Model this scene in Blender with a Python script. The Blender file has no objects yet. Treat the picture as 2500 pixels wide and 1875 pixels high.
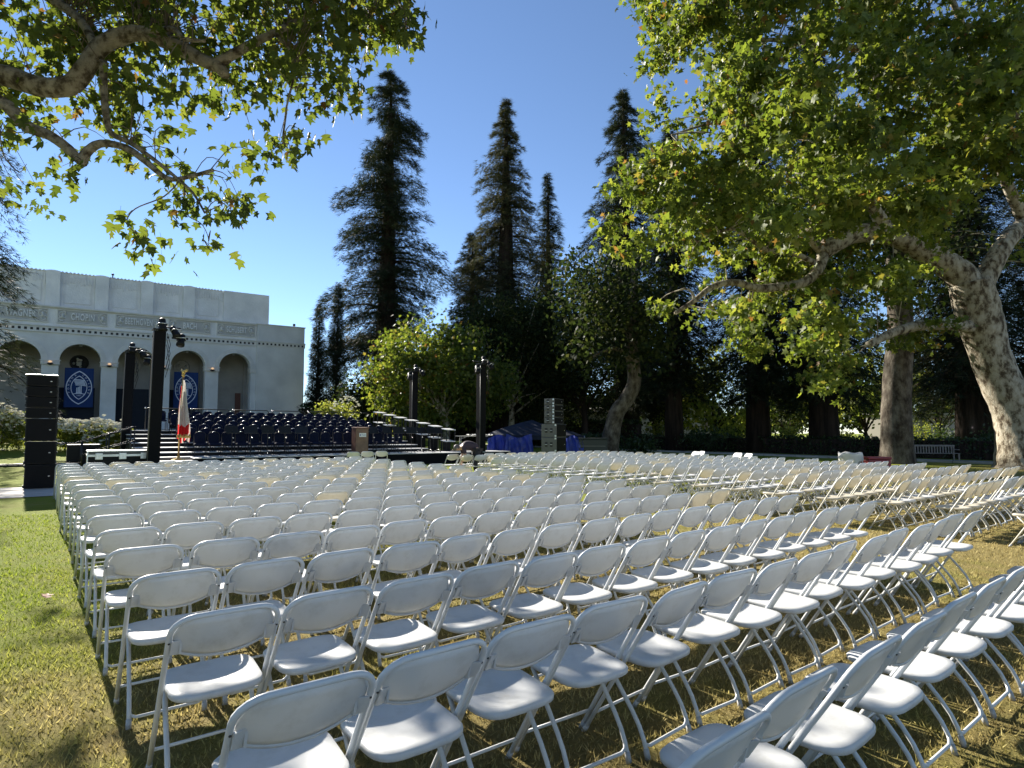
import bpy, bmesh, math, random
import numpy as np
from mathutils import Vector, Matrix
random.seed(7); RNG = np.random.default_rng(11)
SC = bpy.context.scene
COL = SC.collection
PI = math.pi
# ------------------------------------------------------------------ camera, sky, sun, exposure
F, PITCH, ROLL, YAW, H = 1435.0, 0.080, 0.004, 0.658, 1.505
cam_d = bpy.data.cameras.new('camera'); cam = bpy.data.objects.new('camera', cam_d); COL.objects.link(cam)
cam_d.sensor_fit = 'HORIZONTAL'; cam_d.sensor_width = 36.0; cam_d.lens = F / 2500.0 * 36.0
cam_d.clip_start = 0.05; cam_d.clip_end = 2000.0
cam.matrix_world = Matrix.Translation((0, 0, H)) @ Matrix.Rotation(PI / 2 + PITCH, 4, 'X') @ Matrix.Rotation(ROLL, 4, 'Z')
SC.camera = cam
SUN_AZ, SUN_EL = math.radians(41.0), math.radians(30.0)     # azimuth to the left of the view, elevation
world = bpy.data.worlds.new('World'); SC.world = world; world.use_nodes = True
wn = world.node_tree.nodes; wl = world.node_tree.links
for n in list(wn): wn.remove(n)
sky = wn.new('ShaderNodeTexSky'); sky.sky_type = 'NISHITA'; sky.sun_disc = False
sky.sun_elevation = SUN_EL; sky.sun_rotation = -SUN_AZ
sky.altitude = 300.0; sky.air_density = 0.8; sky.dust_density = 0.0; sky.ozone_density = 3.0
bg = wn.new('ShaderNodeBackground'); bg.inputs['Strength'].default_value = 0.069
wo = wn.new('ShaderNodeOutputWorld')
wl.new(sky.outputs[0], bg.inputs[0]); wl.new(bg.outputs[0], wo.inputs[0])
sun_d = bpy.data.lights.new('sun', 'SUN'); sun_d.energy = 5.0; sun_d.angle = math.radians(0.53); sun_d.color = (1.0, 0.93, 0.82)
sun = bpy.data.objects.new('sun', sun_d); COL.objects.link(sun)
TO_SUN = Vector((-math.sin(SUN_AZ) * math.cos(SUN_EL), math.cos(SUN_AZ) * math.cos(SUN_EL), math.sin(SUN_EL)))
sun.rotation_euler = TO_SUN.to_track_quat('Z', 'Y').to_euler()
SC.view_settings.view_transform = 'Standard'; SC.view_settings.look = 'None'
SC.view_settings.gamma = 1.0; SC.view_settings.exposure = 1.48; SC.view_settings.use_curve_mapping = False
SC.cycles.max_bounces = 5; SC.cycles.diffuse_bounces = 3; SC.cycles.transmission_bounces = 3
# ------------------------------------------------------------------ coordinates
CY, SY = math.cos(YAW), math.sin(YAW)
def W(X, Y, z=0.0):                      # row frame (X along the chair rows, Y towards the stage) -> world
    return Vector((CY * X - SY * Y, SY * X + CY * Y, z))
def to_row(x, y): return (CY * x + SY * y, -SY * x + CY * y)
_cp, _sp, _cr, _sr = math.cos(PITCH), math.sin(PITCH), math.cos(ROLL), math.sin(ROLL)
def P(px, py, d):                        # a point of the photo (2500 px wide) at distance d along the view
    a = (px - 1250) / F; b = (937.5 - py) / F
    x = a * _cr - b * _sr; u = a * _sr + b * _cr
    y = _cp - u * _sp; z = _sp + u * _cp
    return Vector((x / y * d, d, H + z / y * d))
def proj(x, y, z):
    z = z - H; d = y * _cp + z * _sp
    if d < 0.05: return None
    u = -y * _sp + z * _cp
    return 1250 + F * (x * _cr + u * _sr) / d, 937.5 - F * (-x * _sr + u * _cr) / d
def sstep(a, b, t):
    t = max(0.0, min(1.0, (t - a) / (b - a))); return t * t * (3 - 2 * t)
def gz(x, y):                            # ground height
    X, Y = to_row(x, y)
    r = 0.06 * max(0.0, min(Y, 46.0) - 24.5) + 0.006 * max(0.0, min(Y, 120) - 46.0)
    return r * (1 - sstep(20, 34, X))
# ------------------------------------------------------------------ mesh helpers
class MB:
    def __init__(s): s.v = []; s.f = []; s.m = []; s.sm = []
    def add(s, vs, fs, mi=0, smooth=False, M=None):
        o = len(s.v)
        for p in vs:
            p = Vector(p)
            s.v.append(tuple(M @ p) if M is not None else tuple(p))
        for f in fs: s.f.append(tuple(i + o for i in f)); s.m.append(mi); s.sm.append(smooth)
    def box(s, c, d, mi=0, rz=0.0, M=None):
        x, y, z = d[0] / 2, d[1] / 2, d[2] / 2
        T = Matrix.Translation(c) @ Matrix.Rotation(rz, 4, 'Z')
        if M is not None: T = M @ T
        vs = [(-x, -y, -z), (x, -y, -z), (x, y, -z), (-x, y, -z), (-x, -y, z), (x, -y, z), (x, y, z), (-x, y, z)]
        s.add(vs, [(0, 3, 2, 1), (4, 5, 6, 7), (0, 1, 5, 4), (1, 2, 6, 5), (2, 3, 7, 6), (3, 0, 4, 7)], mi, False, T)
    def bbox(s, c, d, b=0.01, mi=0, rz=0.0, M=None):     # box with chamfered edges
        bm = bmesh.new(); bmesh.ops.create_cube(bm, size=1.0)
        bmesh.ops.scale(bm, vec=d, verts=bm.verts)
        bmesh.ops.bevel(bm, geom=bm.edges[:], offset=b, segments=2, affect='EDGES', profile=0.6)
        T = Matrix.Translation(c) @ Matrix.Rotation(rz, 4, 'Z')
        if M is not None: T = M @ T
        bm.verts.index_update()
        s.add([v.co for v in bm.verts], [[v.index for v in f.verts] for f in bm.faces], mi, False, T); bm.free()
    def tube(s, path, r, n=8, mi=0, caps=True, smooth=True, M=None):
        path = [Vector(p) for p in path]; k = len(path)
        rs = r if isinstance(r, (list, tuple)) else [r] * k
        ref = None; vs = []; fs = []
        for i in range(k):
            t = (path[min(i + 1, k - 1)] - path[max(i - 1, 0)])
            if t.length < 1e-9: t = Vector((0, 0, 1))
            t.normalize()
            if ref is None:
                ref = Vector((0, 0, 1)) if abs(t.z) < 0.9 else Vector((1, 0, 0))
            a = t.cross(ref)
            if a.length < 1e-6: a = t.cross(Vector((0, 1, 0.3)))
            a.normalize(); b = t.cross(a); ref = -b if False else ref
            ref = a.cross(t)
            for j in range(n):
                q = 2 * PI * j / n
                vs.append(path[i] + (a * math.cos(q) + b * math.sin(q)) * rs[i])
        for i in range(k - 1):
            for j in range(n):
                fs.append((i * n + j, i * n + (j + 1) % n, (i + 1) * n + (j + 1) % n, (i + 1) * n + j))
        if caps: fs.append(tuple(range(n))[::-1]); fs.append(tuple((k - 1) * n + j for j in range(n)))
        s.add(vs, fs, mi, smooth, M)
    def lathe(s, prof, n=16, mi=0, M=None, smooth=True):
        vs = [(r * math.cos(2 * PI * j / n), r * math.sin(2 * PI * j / n), z) for r, z in prof for j in range(n)]
        fs = [(i * n + j, i * n + (j + 1) % n, (i + 1) * n + (j + 1) % n, (i + 1) * n + j) for i in range(len(prof) - 1) for j in range(n)]
        fs.append(tuple(range(n))[::-1]); fs.append(tuple((len(prof) - 1) * n + j for j in range(n)))
        s.add(vs, fs, mi, smooth, M)
    def prism(s, poly, y0, y1, mi=0, M=None):            # polygon in x,z swept along y
        n = len(poly)
        vs = [(x, y0, z) for x, z in poly] + [(x, y1, z) for x, z in poly]
        fs = [tuple(range(n)), tuple(range(2 * n - 1, n - 1, -1))] + [(i, i + n, (i + 1) % n + n, (i + 1) % n) for i in range(n)]
        s.add(vs, fs, mi, False, M)
    def mesh(s, name, mats):
        me = bpy.data.meshes.new(name); me.from_pydata(s.v, [], s.f)
        for m in (mats if isinstance(mats, (list, tuple)) else [mats]): me.materials.append(m)
        me.polygons.foreach_set('material_index', s.m); me.polygons.foreach_set('use_smooth', s.sm)
        me.update(); return me
    def build(s, name, mats, parent=None):
        return link(name, s.mesh(name, mats), parent)
def link(name, data, parent=None):
    o = bpy.data.objects.new(name, data); COL.objects.link(o)
    if parent is not None: o.parent = parent
    return o
def big_mesh(name, V, Fc, mat, parent=None, smooth=False):
    me = bpy.data.meshes.new(name); n = len(V); m, k = Fc.shape
    me.vertices.add(n); me.vertices.foreach_set('co', np.ascontiguousarray(V, dtype=np.float32).ravel())
    me.loops.add(m * k); me.loops.foreach_set('vertex_index', np.ascontiguousarray(Fc, dtype=np.int32).ravel())
    me.polygons.add(m); me.polygons.foreach_set('loop_start', np.arange(0, m * k, k, dtype=np.int32))
    me.update(calc_edges=True); me.materials.append(mat)
    if smooth: me.polygons.foreach_set('use_smooth', np.ones(m, dtype=bool))
    return link(name, me, parent)
def tag(o, label=None, cat=None, group=None, kind=None):
    if label: o['label'] = label
    if cat: o['category'] = cat
    if group: o['group'] = group
    if kind: o['kind'] = kind
    return o
def empty(name, loc=(0, 0, 0), rz=0.0):
    o = bpy.data.objects.new(name, None); COL.objects.link(o); o.location = loc; o.rotation_euler = (0, 0, rz)
    o.empty_display_size = 0.1
    return o
def copy_tree(o, parent=None):
    c = o.copy(); COL.objects.link(c); c.parent = parent
    for ch in o.children: copy_tree(ch, c)
    return c
def text_mesh(txt, size, depth=0.0, align='CENTER', spacing=1.0, bold=0.0):
    cu = bpy.data.curves.new('lettering', 'FONT'); cu.body = txt; cu.size = size; cu.extrude = depth
    cu.align_x = align; cu.align_y = 'CENTER'; cu.space_character = spacing; cu.resolution_u = 3; cu.offset = bold
    ob = bpy.data.objects.new('lettering', cu); COL.objects.link(ob)
    dg = bpy.context.evaluated_depsgraph_get(); dg.update()
    me = bpy.data.meshes.new_from_object(ob.evaluated_get(dg))
    bpy.data.objects.remove(ob); bpy.data.curves.remove(cu)
    return me
def mb_add_mesh(mb, me, M, mi=0):
    mb.add([v.co for v in me.vertices], [tuple(p.vertices) for p in me.polygons], mi, False, M)
# ------------------------------------------------------------------ materials
def nt(name):
    m = bpy.data.materials.new(name); m.use_nodes = True
    N = m.node_tree.nodes; L = m.node_tree.links
    return m, N, L, N['Principled BSDF']
def ramp(N, stops):
    r = N.new('ShaderNodeValToRGB'); e = r.color_ramp.elements
    while len(e) < len(stops): e.new(0.5)
    for i, (p, c) in enumerate(stops): e[i].position = p; e[i].color = (*c, 1)
    return r
def noise(N, L, scale, detail=4, coord='Object', rough=0.55, vec=None):
    n = N.new('ShaderNodeTexNoise'); n.inputs['Scale'].default_value = scale; n.inputs['Detail'].default_value = detail
    n.inputs['Roughness'].default_value = rough
    if vec is None:
        t = N.new('ShaderNodeTexCoord'); vec = t.outputs[coord]
    L.new(vec, n.inputs['Vector']); return n
def bump(N, L, b, src, strength=0.3, dist=0.01):
    k = N.new('ShaderNodeBump'); k.inputs['Strength'].default_value = strength; k.inputs['Distance'].default_value = dist
    L.new(src, k.inputs['Height']); L.new(k.outputs[0], b.inputs['Normal']); return k
def solid(name, c, rough=0.5, metal=0.0, var=0.08, scale=6.0, bmp=0.0, bscale=60.0, bdist=0.005, spec=0.5, coat=0.0):
    m, N, L, b = nt(name)
    n = noise(N, L, scale, 5)
    lo = tuple(max(0, x * (1 - var)) for x in c); hi = tuple(min(1, x * (1 + var)) for x in c)
    r = ramp(N, [(0.3, lo), (0.7, hi)]); L.new(n.outputs['Fac'], r.inputs['Fac']); L.new(r.outputs[0], b.inputs['Base Color'])
    b.inputs['Roughness'].default_value = rough; b.inputs['Metallic'].default_value = metal
    b.inputs['Specular IOR Level'].default_value = spec; b.inputs['Coat Weight'].default_value = coat
    if bmp > 0: bump(N, L, b, noise(N, L, bscale, 4).outputs['Fac'], bmp, bdist)
    return m
def translucent(name, c, t, mix=0.3, rough=0.45, spec=0.3, bscale=220.0, bmp=0.12, var=0.05, dirt=False):
    m, N, L, b = nt(name)
    n = noise(N, L, 5.0, 5); lo = tuple(x * (1 - var) for x in c); hi = tuple(min(1, x * (1 + var)) for x in c)
    if dirt:
        oi0 = N.new('ShaderNodeObjectInfo'); tc = N.new('ShaderNodeTexCoord'); va = N.new('ShaderNodeVectorMath'); va.operation = 'ADD'; L.new(tc.outputs['Object'], va.inputs[0]); L.new(oi0.outputs['Location'], va.inputs[1])
        dn = noise(N, L, 9.0, 6, vec=va.outputs[0], rough=0.7); dr = ramp(N, [(0.50, (1, 1, 1)), (0.64, (0.86, 0.85, 0.83)), (0.74, (0.70, 0.68, 0.64))]); L.new(dn.outputs['Fac'], dr.inputs['Fac'])
    oi = N.new('ShaderNodeObjectInfo')
    r = ramp(N, [(0.3, lo), (0.7, hi)]); L.new(n.outputs['Fac'], r.inputs['Fac'])
    hs = N.new('ShaderNodeHueSaturation'); mr = N.new('ShaderNodeMapRange')
    mr.inputs['To Min'].default_value = 0.93; mr.inputs['To Max'].default_value = 1.05
    L.new(oi.outputs['Random'], mr.inputs['Value']); L.new(mr.outputs[0], hs.inputs['Value']); L.new(r.outputs[0], hs.inputs['Color'])
    if dirt:
        mm = N.new('ShaderNodeMix'); mm.data_type = 'RGBA'; mm.blend_type = 'MULTIPLY'; mm.inputs['Factor'].default_value = 0.75; L.new(hs.outputs[0], mm.inputs['A']); L.new(dr.outputs[0], mm.inputs['B']); L.new(mm.outputs['Result'], b.inputs['Base Color'])
    else: L.new(hs.outputs[0], b.inputs['Base Color'])
    b.inputs['Roughness'].default_value = rough
    b.inputs['Specular IOR Level'].default_value = spec
    if bmp: bump(N, L, b, noise(N, L, bscale, 3).outputs['Fac'], bmp, 0.002)
    tr = N.new('ShaderNodeBsdfTranslucent'); tr.inputs['Color'].default_value = (*t, 1)
    mx = N.new('ShaderNodeMixShader'); mx.inputs[0].default_value = mix
    L.new(b.outputs[0], mx.inputs[1]); L.new(tr.outputs[0], mx.inputs[2])
    L.new(mx.outputs[0], N['Material Output'].inputs['Surface']); return m
def leafmat(name, stops, tstops, mix=0.45, rough=0.45, spec=0.35):
    m, N, L, b = nt(name)
    g = N.new('ShaderNodeNewGeometry')
    r = ramp(N, stops); L.new(g.outputs['Random Per Island'], r.inputs['Fac']); L.new(r.outputs[0], b.inputs['Base Color'])
    b.inputs['Roughness'].default_value = rough; b.inputs['Specular IOR Level'].default_value = spec
    tr = N.new('ShaderNodeBsdfTranslucent'); r2 = ramp(N, tstops); L.new(g.outputs['Random Per Island'], r2.inputs['Fac']); L.new(r2.outputs[0], tr.inputs['Color'])
    mx = N.new('ShaderNodeMixShader'); mx.inputs[0].default_value = mix
    L.new(b.outputs[0], mx.inputs[1]); L.new(tr.outputs[0], mx.inputs[2])
    L.new(mx.outputs[0], N['Material Output'].inputs['Surface']); return m
M = {}
M['chair_white'] = translucent('chair_white_plastic', (0.615, 0.625, 0.625), (0.72, 0.71, 0.64), 0.13, dirt=True)
M['chair_cream'] = translucent('chair_cream_plastic', (0.66, 0.62, 0.52), (0.80, 0.74, 0.58), 0.24, dirt=True)
M['frame_white'] = solid('chair_frame_white_paint', (0.56, 0.58, 0.59), 0.38, var=0.05, scale=9)
M['frame_cream'] = solid('chair_frame_cream_paint', (0.62, 0.595, 0.51), 0.38, var=0.05, scale=9)
M['bolt'] = solid('dark_bolt', (0.05, 0.05, 0.05), 0.4, 0.7)
M['rubber'] = solid('grey_rubber', (0.42, 0.42, 0.41), 0.7)
M['black'] = solid('black_cloth', (0.010, 0.010, 0.012), 0.9, bmp=0.3, bscale=40, bdist=0.01, spec=0.08)
M['black_paint'] = solid('black_speaker_paint', (0.010, 0.010, 0.011), 0.55, bmp=0.25, bscale=180, bdist=0.003, spec=0.2)
M['grille'] = solid('black_metal_grille', (0.007, 0.007, 0.008), 0.7, 0.0, bmp=0.6, bscale=320, bdist=0.004, spec=0.12)
M['grey_side'] = solid('grey_black_side_paint', (0.09, 0.09, 0.088), 0.5, bmp=0.2, bscale=120)
M['badge'] = solid('silver_badge', (0.7, 0.7, 0.7), 0.3, 0.6)
M['alu'] = solid('aluminium', (0.62, 0.63, 0.64), 0.35, 0.85, bmp=0.05)
M['deck'] = solid('stage_deck_pale_glare', (0.52, 0.52, 0.52), 0.42, var=0.35, scale=3.0, bmp=0.3, bscale=25)  # sun glare on the deck tops is put into this pale colour
M['tread'] = solid('glare_pale_tread', (0.74, 0.74, 0.73), 0.4, var=0.06)  # pale because the treads' sun glare is painted in
M['deck_black'] = solid('stage_deck_black', (0.013, 0.013, 0.014), 0.6, var=0.3, scale=4, bmp=0.2, bscale=30, spec=0.2)
M['steel_dark'] = solid('dark_steel', (0.03, 0.03, 0.033), 0.35, 0.6)
M['navy'] = solid('navy_fabric', (0.006, 0.0095, 0.030), 0.85, var=0.2, scale=30, bmp=0.3, bscale=250, bdist=0.002, spec=0.15)
M['wood'] = solid('walnut_wood', (0.16, 0.082, 0.045), 0.4, var=0.35, scale=3.5, bmp=0.1, bscale=30)
M['wood_red'] = solid('walnut_wood_side', (0.11, 0.045, 0.028), 0.4, var=0.3, scale=3.5)
M['white_sign'] = solid('white_sign_plate', (0.78, 0.78, 0.78), 0.4, var=0.02)
M['blue_print'] = solid('blue_print', (0.02, 0.05, 0.30), 0.5)
M['stucco'] = solid('pale_grey_stucco', (0.76, 0.745, 0.715), 0.9, var=0.13, scale=0.6, bmp=0.6, bscale=9, bdist=0.03)
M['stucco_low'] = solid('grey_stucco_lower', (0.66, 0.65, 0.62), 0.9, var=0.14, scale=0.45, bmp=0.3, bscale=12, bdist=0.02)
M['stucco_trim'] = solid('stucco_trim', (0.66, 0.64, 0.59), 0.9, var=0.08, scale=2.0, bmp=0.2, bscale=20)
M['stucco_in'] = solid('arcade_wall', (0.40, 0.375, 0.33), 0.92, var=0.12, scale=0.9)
M['frieze'] = solid('frieze_panel', (0.48, 0.465, 0.435), 0.9, var=0.1, scale=2.5, bmp=0.3, bscale=14)
M['letter'] = solid('pale_stone_letter', (0.80, 0.79, 0.76), 0.85)
M['hole'] = solid('dark_recess', (0.03, 0.03, 0.03), 0.9)
M['screen'] = solid('dark_navy_drape', (0.010, 0.013, 0.020), 0.9, bmp=0.3, bscale=6, bdist=0.03)
M['banner'] = translucent('blue_banner_cloth', (0.016, 0.042, 0.145), (0.02, 0.05, 0.15), 0.12, 0.7, 0.2, 40, 0.2)
M['banner_print'] = solid('banner_white_print', (0.62, 0.66, 0.75), 0.75)
M['brown_door'] = solid('brown_door_wood', (0.14, 0.05, 0.03), 0.5)
M['gold'] = solid('gold_metal', (0.75, 0.52, 0.18), 0.3, 0.9)
M['flag_white'] = translucent('flag_white_cloth', (0.60, 0.585, 0.56), (0.62, 0.58, 0.52), 0.3, 0.8, 0.1, 90, 0.1)
M['flag_red'] = translucent('flag_red_cloth', (0.50, 0.025, 0.03), (0.75, 0.05, 0.05), 0.45, 0.8, 0.1, 90, 0.1)
M['flag_blue'] = translucent('flag_blue_cloth', (0.02, 0.03, 0.14), (0.03, 0.05, 0.3), 0.4, 0.8, 0.1, 90, 0.1)
M['fringe'] = solid('gold_fringe', (0.62, 0.42, 0.12), 0.7, bmp=0.4, bscale=200)
M['concrete'] = solid('concrete', (0.40, 0.38, 0.35), 0.9, var=0.16, scale=1.4, bmp=0.4, bscale=45, bdist=0.004)
M['asphalt'] = solid('path_paving', (0.16, 0.155, 0.15), 0.9, var=0.15, scale=1.0, bmp=0.3, bscale=60)
M['tarp'] = solid('blue_tarp', (0.012, 0.028, 0.26), 0.32, var=0.25, scale=4, bmp=0.8, bscale=5, bdist=0.05)
M['tent'] = solid('navy_tent_cloth', (0.020, 0.025, 0.042), 0.75, var=0.3, scale=2, bmp=0.6, bscale=3, bdist=0.06, spec=0.15)
M['paper'] = solid('white_paper', (0.8, 0.8, 0.78), 0.8)
M['table_top'] = solid('beige_table_top', (0.55, 0.52, 0.46), 0.5)
M['liner'] = translucent('white_bin_liner', (0.72, 0.72, 0.72), (0.7, 0.7, 0.7), 0.3, 0.35, 0.5, 30, 0.5)
M['bin'] = solid('grey_bin', (0.30, 0.30, 0.30), 0.5)
M['red'] = solid('dark_red_plastic', (0.22, 0.012, 0.016), 0.4)
M['bench'] = solid('grey_weathered_teak', (0.24, 0.21, 0.18), 0.8, var=0.25, scale=6)
M['skin'] = solid('skin', (0.42, 0.26, 0.18), 0.55)
M['shirt'] = solid('dark_plum_cloth', (0.035, 0.022, 0.032), 0.85, bmp=0.3, bscale=30)
M['trousers'] = solid('black_trousers', (0.014, 0.014, 0.017), 0.85, bmp=0.3, bscale=30)
M['hair'] = solid('grey_brown_hair', (0.10, 0.085, 0.08), 0.6, bmp=0.5, bscale=90)
M['green_bin'] = solid('dark_green_bin', (0.012, 0.018, 0.016), 0.5)
M['far_wall'] = solid('far_pale_wall', (0.42, 0.39, 0.35), 0.9, var=0.08, scale=0.5)
M['far_glass'] = solid('far_dark_glass', (0.04, 0.05, 0.06), 0.15)
m, N, L, b = nt('warm_lamp_glow'); b.inputs['Base Color'].default_value = (1, .7, .4, 1)
b.inputs['Emission Color'].default_value = (1.0, 0.62, 0.34, 1); b.inputs['Emission Strength'].default_value = 0.25; M['glow'] = m
# bark
def bark(name, stops, scale, bs, strength, stretch=(1, 1, 0.35)):
    m, N, L, b = nt(name); t = N.new('ShaderNodeTexCoord'); mp = N.new('ShaderNodeMapping'); mp.inputs['Scale'].default_value = stretch
    L.new(t.outputs['Object'], mp.inputs['Vector'])
    n = noise(N, L, scale, 6, vec=mp.outputs[0], rough=0.62); r = ramp(N, stops); r.color_ramp.interpolation = 'LINEAR'
    L.new(n.outputs['Fac'], r.inputs['Fac']); L.new(r.outputs[0], b.inputs['Base Color']); b.inputs['Roughness'].default_value = 0.9
    b.inputs['Specular IOR Level'].default_value = 0.2
    v = noise(N, L, bs, 6, vec=mp.outputs[0], rough=0.7); bump(N, L, b, v.outputs['Fac'], strength, 0.06); return m
M['bark_syc'] = bark('sycamore_bark', [(0.37, (0.075, 0.055, 0.036)), (0.45, (0.20, 0.165, 0.115)), (0.50, (0.34, 0.30, 0.225)), (0.60, (0.44, 0.395, 0.31)), (0.70, (0.50, 0.46, 0.38))], 4.6, 13.0, 1.0, (1, 1, 0.6))
M['bark_limb'] = bark('shaded_limb_bark', [(0.36, (0.06, 0.045, 0.03)), (0.45, (0.15, 0.125, 0.09)), (0.52, (0.27, 0.235, 0.18)), (0.66, (0.36, 0.32, 0.255))], 7.0, 22.0, 0.9, (1, 1, 1))  # limb bark darkened to hold the shade under the crown
M['bark_mot'] = bark('shaded_mottled_bark', [(0.36, (0.035, 0.026, 0.018)), (0.48, (0.085, 0.070, 0.052)), (0.60, (0.15, 0.13, 0.10)), (0.70, (0.22, 0.19, 0.15))], 3.4, 7.0, 0.8, (1, 1, 0.6))  # sycamore bark with the grove's shade mixed into darker tones
M['bark_dark'] = bark('dark_fissured_bark', [(0.35, (0.014, 0.010, 0.008)), (0.65, (0.050, 0.034, 0.025))], 4.0, 9.0, 1.0, (1, 1, 0.12))
M['bark_twig'] = solid('twig_bark', (0.13, 0.10, 0.075), 0.9)
# foliage
M['leaf_syc'] = leafmat('sycamore_leaf', [(0.0, (0.040, 0.062, 0.015)), (0.5, (0.082, 0.110, 0.026)), (0.93, (0.13, 0.16, 0.042)), (0.985, (0.17, 0.13, 0.045)), (1.0, (0.19, 0.085, 0.03))],
                         [(0.0, (0.11, 0.17, 0.016)), (0.6, (0.25, 0.32, 0.030)), (0.95, (0.40, 0.42, 0.05)), (1.0, (0.36, 0.16, 0.04))], 0.42, 0.5, 0.18)
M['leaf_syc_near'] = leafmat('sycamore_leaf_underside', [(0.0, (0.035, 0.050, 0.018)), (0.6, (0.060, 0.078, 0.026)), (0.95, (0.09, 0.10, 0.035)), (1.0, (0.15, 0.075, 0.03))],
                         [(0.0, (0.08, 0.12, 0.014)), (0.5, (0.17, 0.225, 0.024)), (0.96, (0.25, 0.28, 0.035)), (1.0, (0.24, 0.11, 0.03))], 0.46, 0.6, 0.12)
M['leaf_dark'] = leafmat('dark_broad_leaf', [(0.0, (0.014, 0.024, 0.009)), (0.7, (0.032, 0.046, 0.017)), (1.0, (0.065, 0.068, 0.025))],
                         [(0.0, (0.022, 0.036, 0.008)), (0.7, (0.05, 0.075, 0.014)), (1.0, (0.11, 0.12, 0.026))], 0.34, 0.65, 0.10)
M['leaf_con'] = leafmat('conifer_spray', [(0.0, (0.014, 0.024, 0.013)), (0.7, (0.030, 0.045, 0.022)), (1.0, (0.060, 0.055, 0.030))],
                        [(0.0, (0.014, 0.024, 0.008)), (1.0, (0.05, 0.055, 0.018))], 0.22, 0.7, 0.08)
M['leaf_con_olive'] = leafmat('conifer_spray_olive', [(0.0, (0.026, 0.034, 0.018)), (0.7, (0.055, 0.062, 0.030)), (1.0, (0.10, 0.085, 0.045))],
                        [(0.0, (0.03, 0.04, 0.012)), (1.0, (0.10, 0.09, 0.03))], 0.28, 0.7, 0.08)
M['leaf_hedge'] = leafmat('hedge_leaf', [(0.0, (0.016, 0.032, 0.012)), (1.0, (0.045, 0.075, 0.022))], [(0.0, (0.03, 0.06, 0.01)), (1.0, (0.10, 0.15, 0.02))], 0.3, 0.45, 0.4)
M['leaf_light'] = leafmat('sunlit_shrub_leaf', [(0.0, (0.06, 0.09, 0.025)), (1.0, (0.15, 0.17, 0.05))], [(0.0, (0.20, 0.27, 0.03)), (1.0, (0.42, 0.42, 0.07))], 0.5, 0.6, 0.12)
M['petal'] = translucent('white_rose_petal', (0.85, 0.85, 0.78), (0.88, 0.86, 0.72), 0.5, 0.7, 0.2, 60, 0)
M['fallen'] = solid('orange_fallen_leaf', (0.20, 0.060, 0.013), 0.7)
# lawn colours: greener to the left of the chairs and towards the stage, drier in the near rows
def lawn_nodes(N, L, g_lo, g_hi, d_lo, d_hi, fac_rand=None):
    t = N.new('ShaderNodeNewGeometry'); pos = t.outputs['Position']
    rot = N.new('ShaderNodeMapping'); rot.vector_type = 'POINT'; rot.inputs['Rotation'].default_value = (0, 0, -YAW); L.new(pos, rot.inputs['Vector'])
    sx = N.new('ShaderNodeSeparateXYZ'); L.new(rot.outputs[0], sx.inputs[0])
    def mth(op, a, b_=None, clamp=False):
        k = N.new('ShaderNodeMath'); k.operation = op; k.use_clamp = clamp
        for i, q in enumerate((a, b_)):
            if q is None: continue
            if isinstance(q, (int, float)): k.inputs[i].default_value = q
            else: L.new(q, k.inputs[i])
        return k.outputs[0]
    big = noise(N, L, 0.55, 5, vec=pos); mid = noise(N, L, 3.2, 5, vec=pos)
    # dryness: rises along X from -1.2 to 1, falls along Y from 5 to 11
    ax = mth('MULTIPLY', mth('ADD', sx.outputs[0], 0.5), 0.55, True)
    ay = mth('MULTIPLY', mth('SUBTRACT', 11.5, sx.outputs[1]), 0.14, True)
    near = mth('MULTIPLY', mth('SUBTRACT', 6.9, sx.outputs[1]), 0.30, True)
    dry = mth('MULTIPLY', mth('MAXIMUM', ax, mth('MULTIPLY', near, 0.95)), ay)
    dry = mth('ADD', dry, mth('MULTIPLY', mth('SUBTRACT', big.outputs['Fac'], 0.5), 1.5))
    dry = mth('ADD', dry, mth('MULTIPLY', mth('SUBTRACT', mid.outputs['Fac'], 0.5), 1.1), True)
    rg = ramp(N, [(0.25, g_lo), (0.8, g_hi)]); rd = ramp(N, [(0.2, d_lo), (0.85, d_hi)])
    src = fac_rand if fac_rand is not None else noise(N, L, 38, 6, vec=pos, rough=0.75).outputs['Fac']
    L.new(src, rg.inputs['Fac']); L.new(src, rd.inputs['Fac'])
    mx = N.new('ShaderNodeMix'); mx.data_type = 'RGBA'
    L.new(dry, mx.inputs['Factor']); L.new(rg.outputs[0], mx.inputs['A']); L.new(rd.outputs[0], mx.inputs['B'])
    return mx.outputs['Result']
m, N, L, b = nt('lawn_turf')
c = lawn_nodes(N, L, (0.105, 0.145, 0.011), (0.29, 0.335, 0.032), (0.17, 0.135, 0.046), (0.47, 0.38, 0.15)); L.new(c, b.inputs['Base Color'])
b.inputs['Roughness'].default_value = 0.95; b.inputs['Specular IOR Level'].default_value = 0.15
tp = N.new('ShaderNodeNewGeometry'); bump(N, L, b, noise(N, L, 55, 6, vec=tp.outputs['Position'], rough=0.8).outputs['Fac'], 1.0, 0.05); M['lawn'] = m
m, N, L, b = nt('grass_blade'); g = N.new('ShaderNodeNewGeometry')
c = lawn_nodes(N, L, (0.13, 0.185, 0.013), (0.36, 0.42, 0.045), (0.21, 0.165, 0.055), (0.56, 0.46, 0.19), g.outputs['Random Per Island']); L.new(c, b.inputs['Base Color'])
b.inputs['Roughness'].default_value = 0.7; b.inputs['Specular IOR Level'].default_value = 0.25
tr = N.new('ShaderNodeBsdfTranslucent'); L.new(c, tr.inputs['Color']); mx = N.new('ShaderNodeMixShader'); mx.inputs[0].default_value = 0.45
L.new(b.outputs[0], mx.inputs[1]); L.new(tr.outputs[0], mx.inputs[2]); L.new(mx.outputs[0], N['Material Output'].inputs['Surface']); M['blade'] = m
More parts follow.
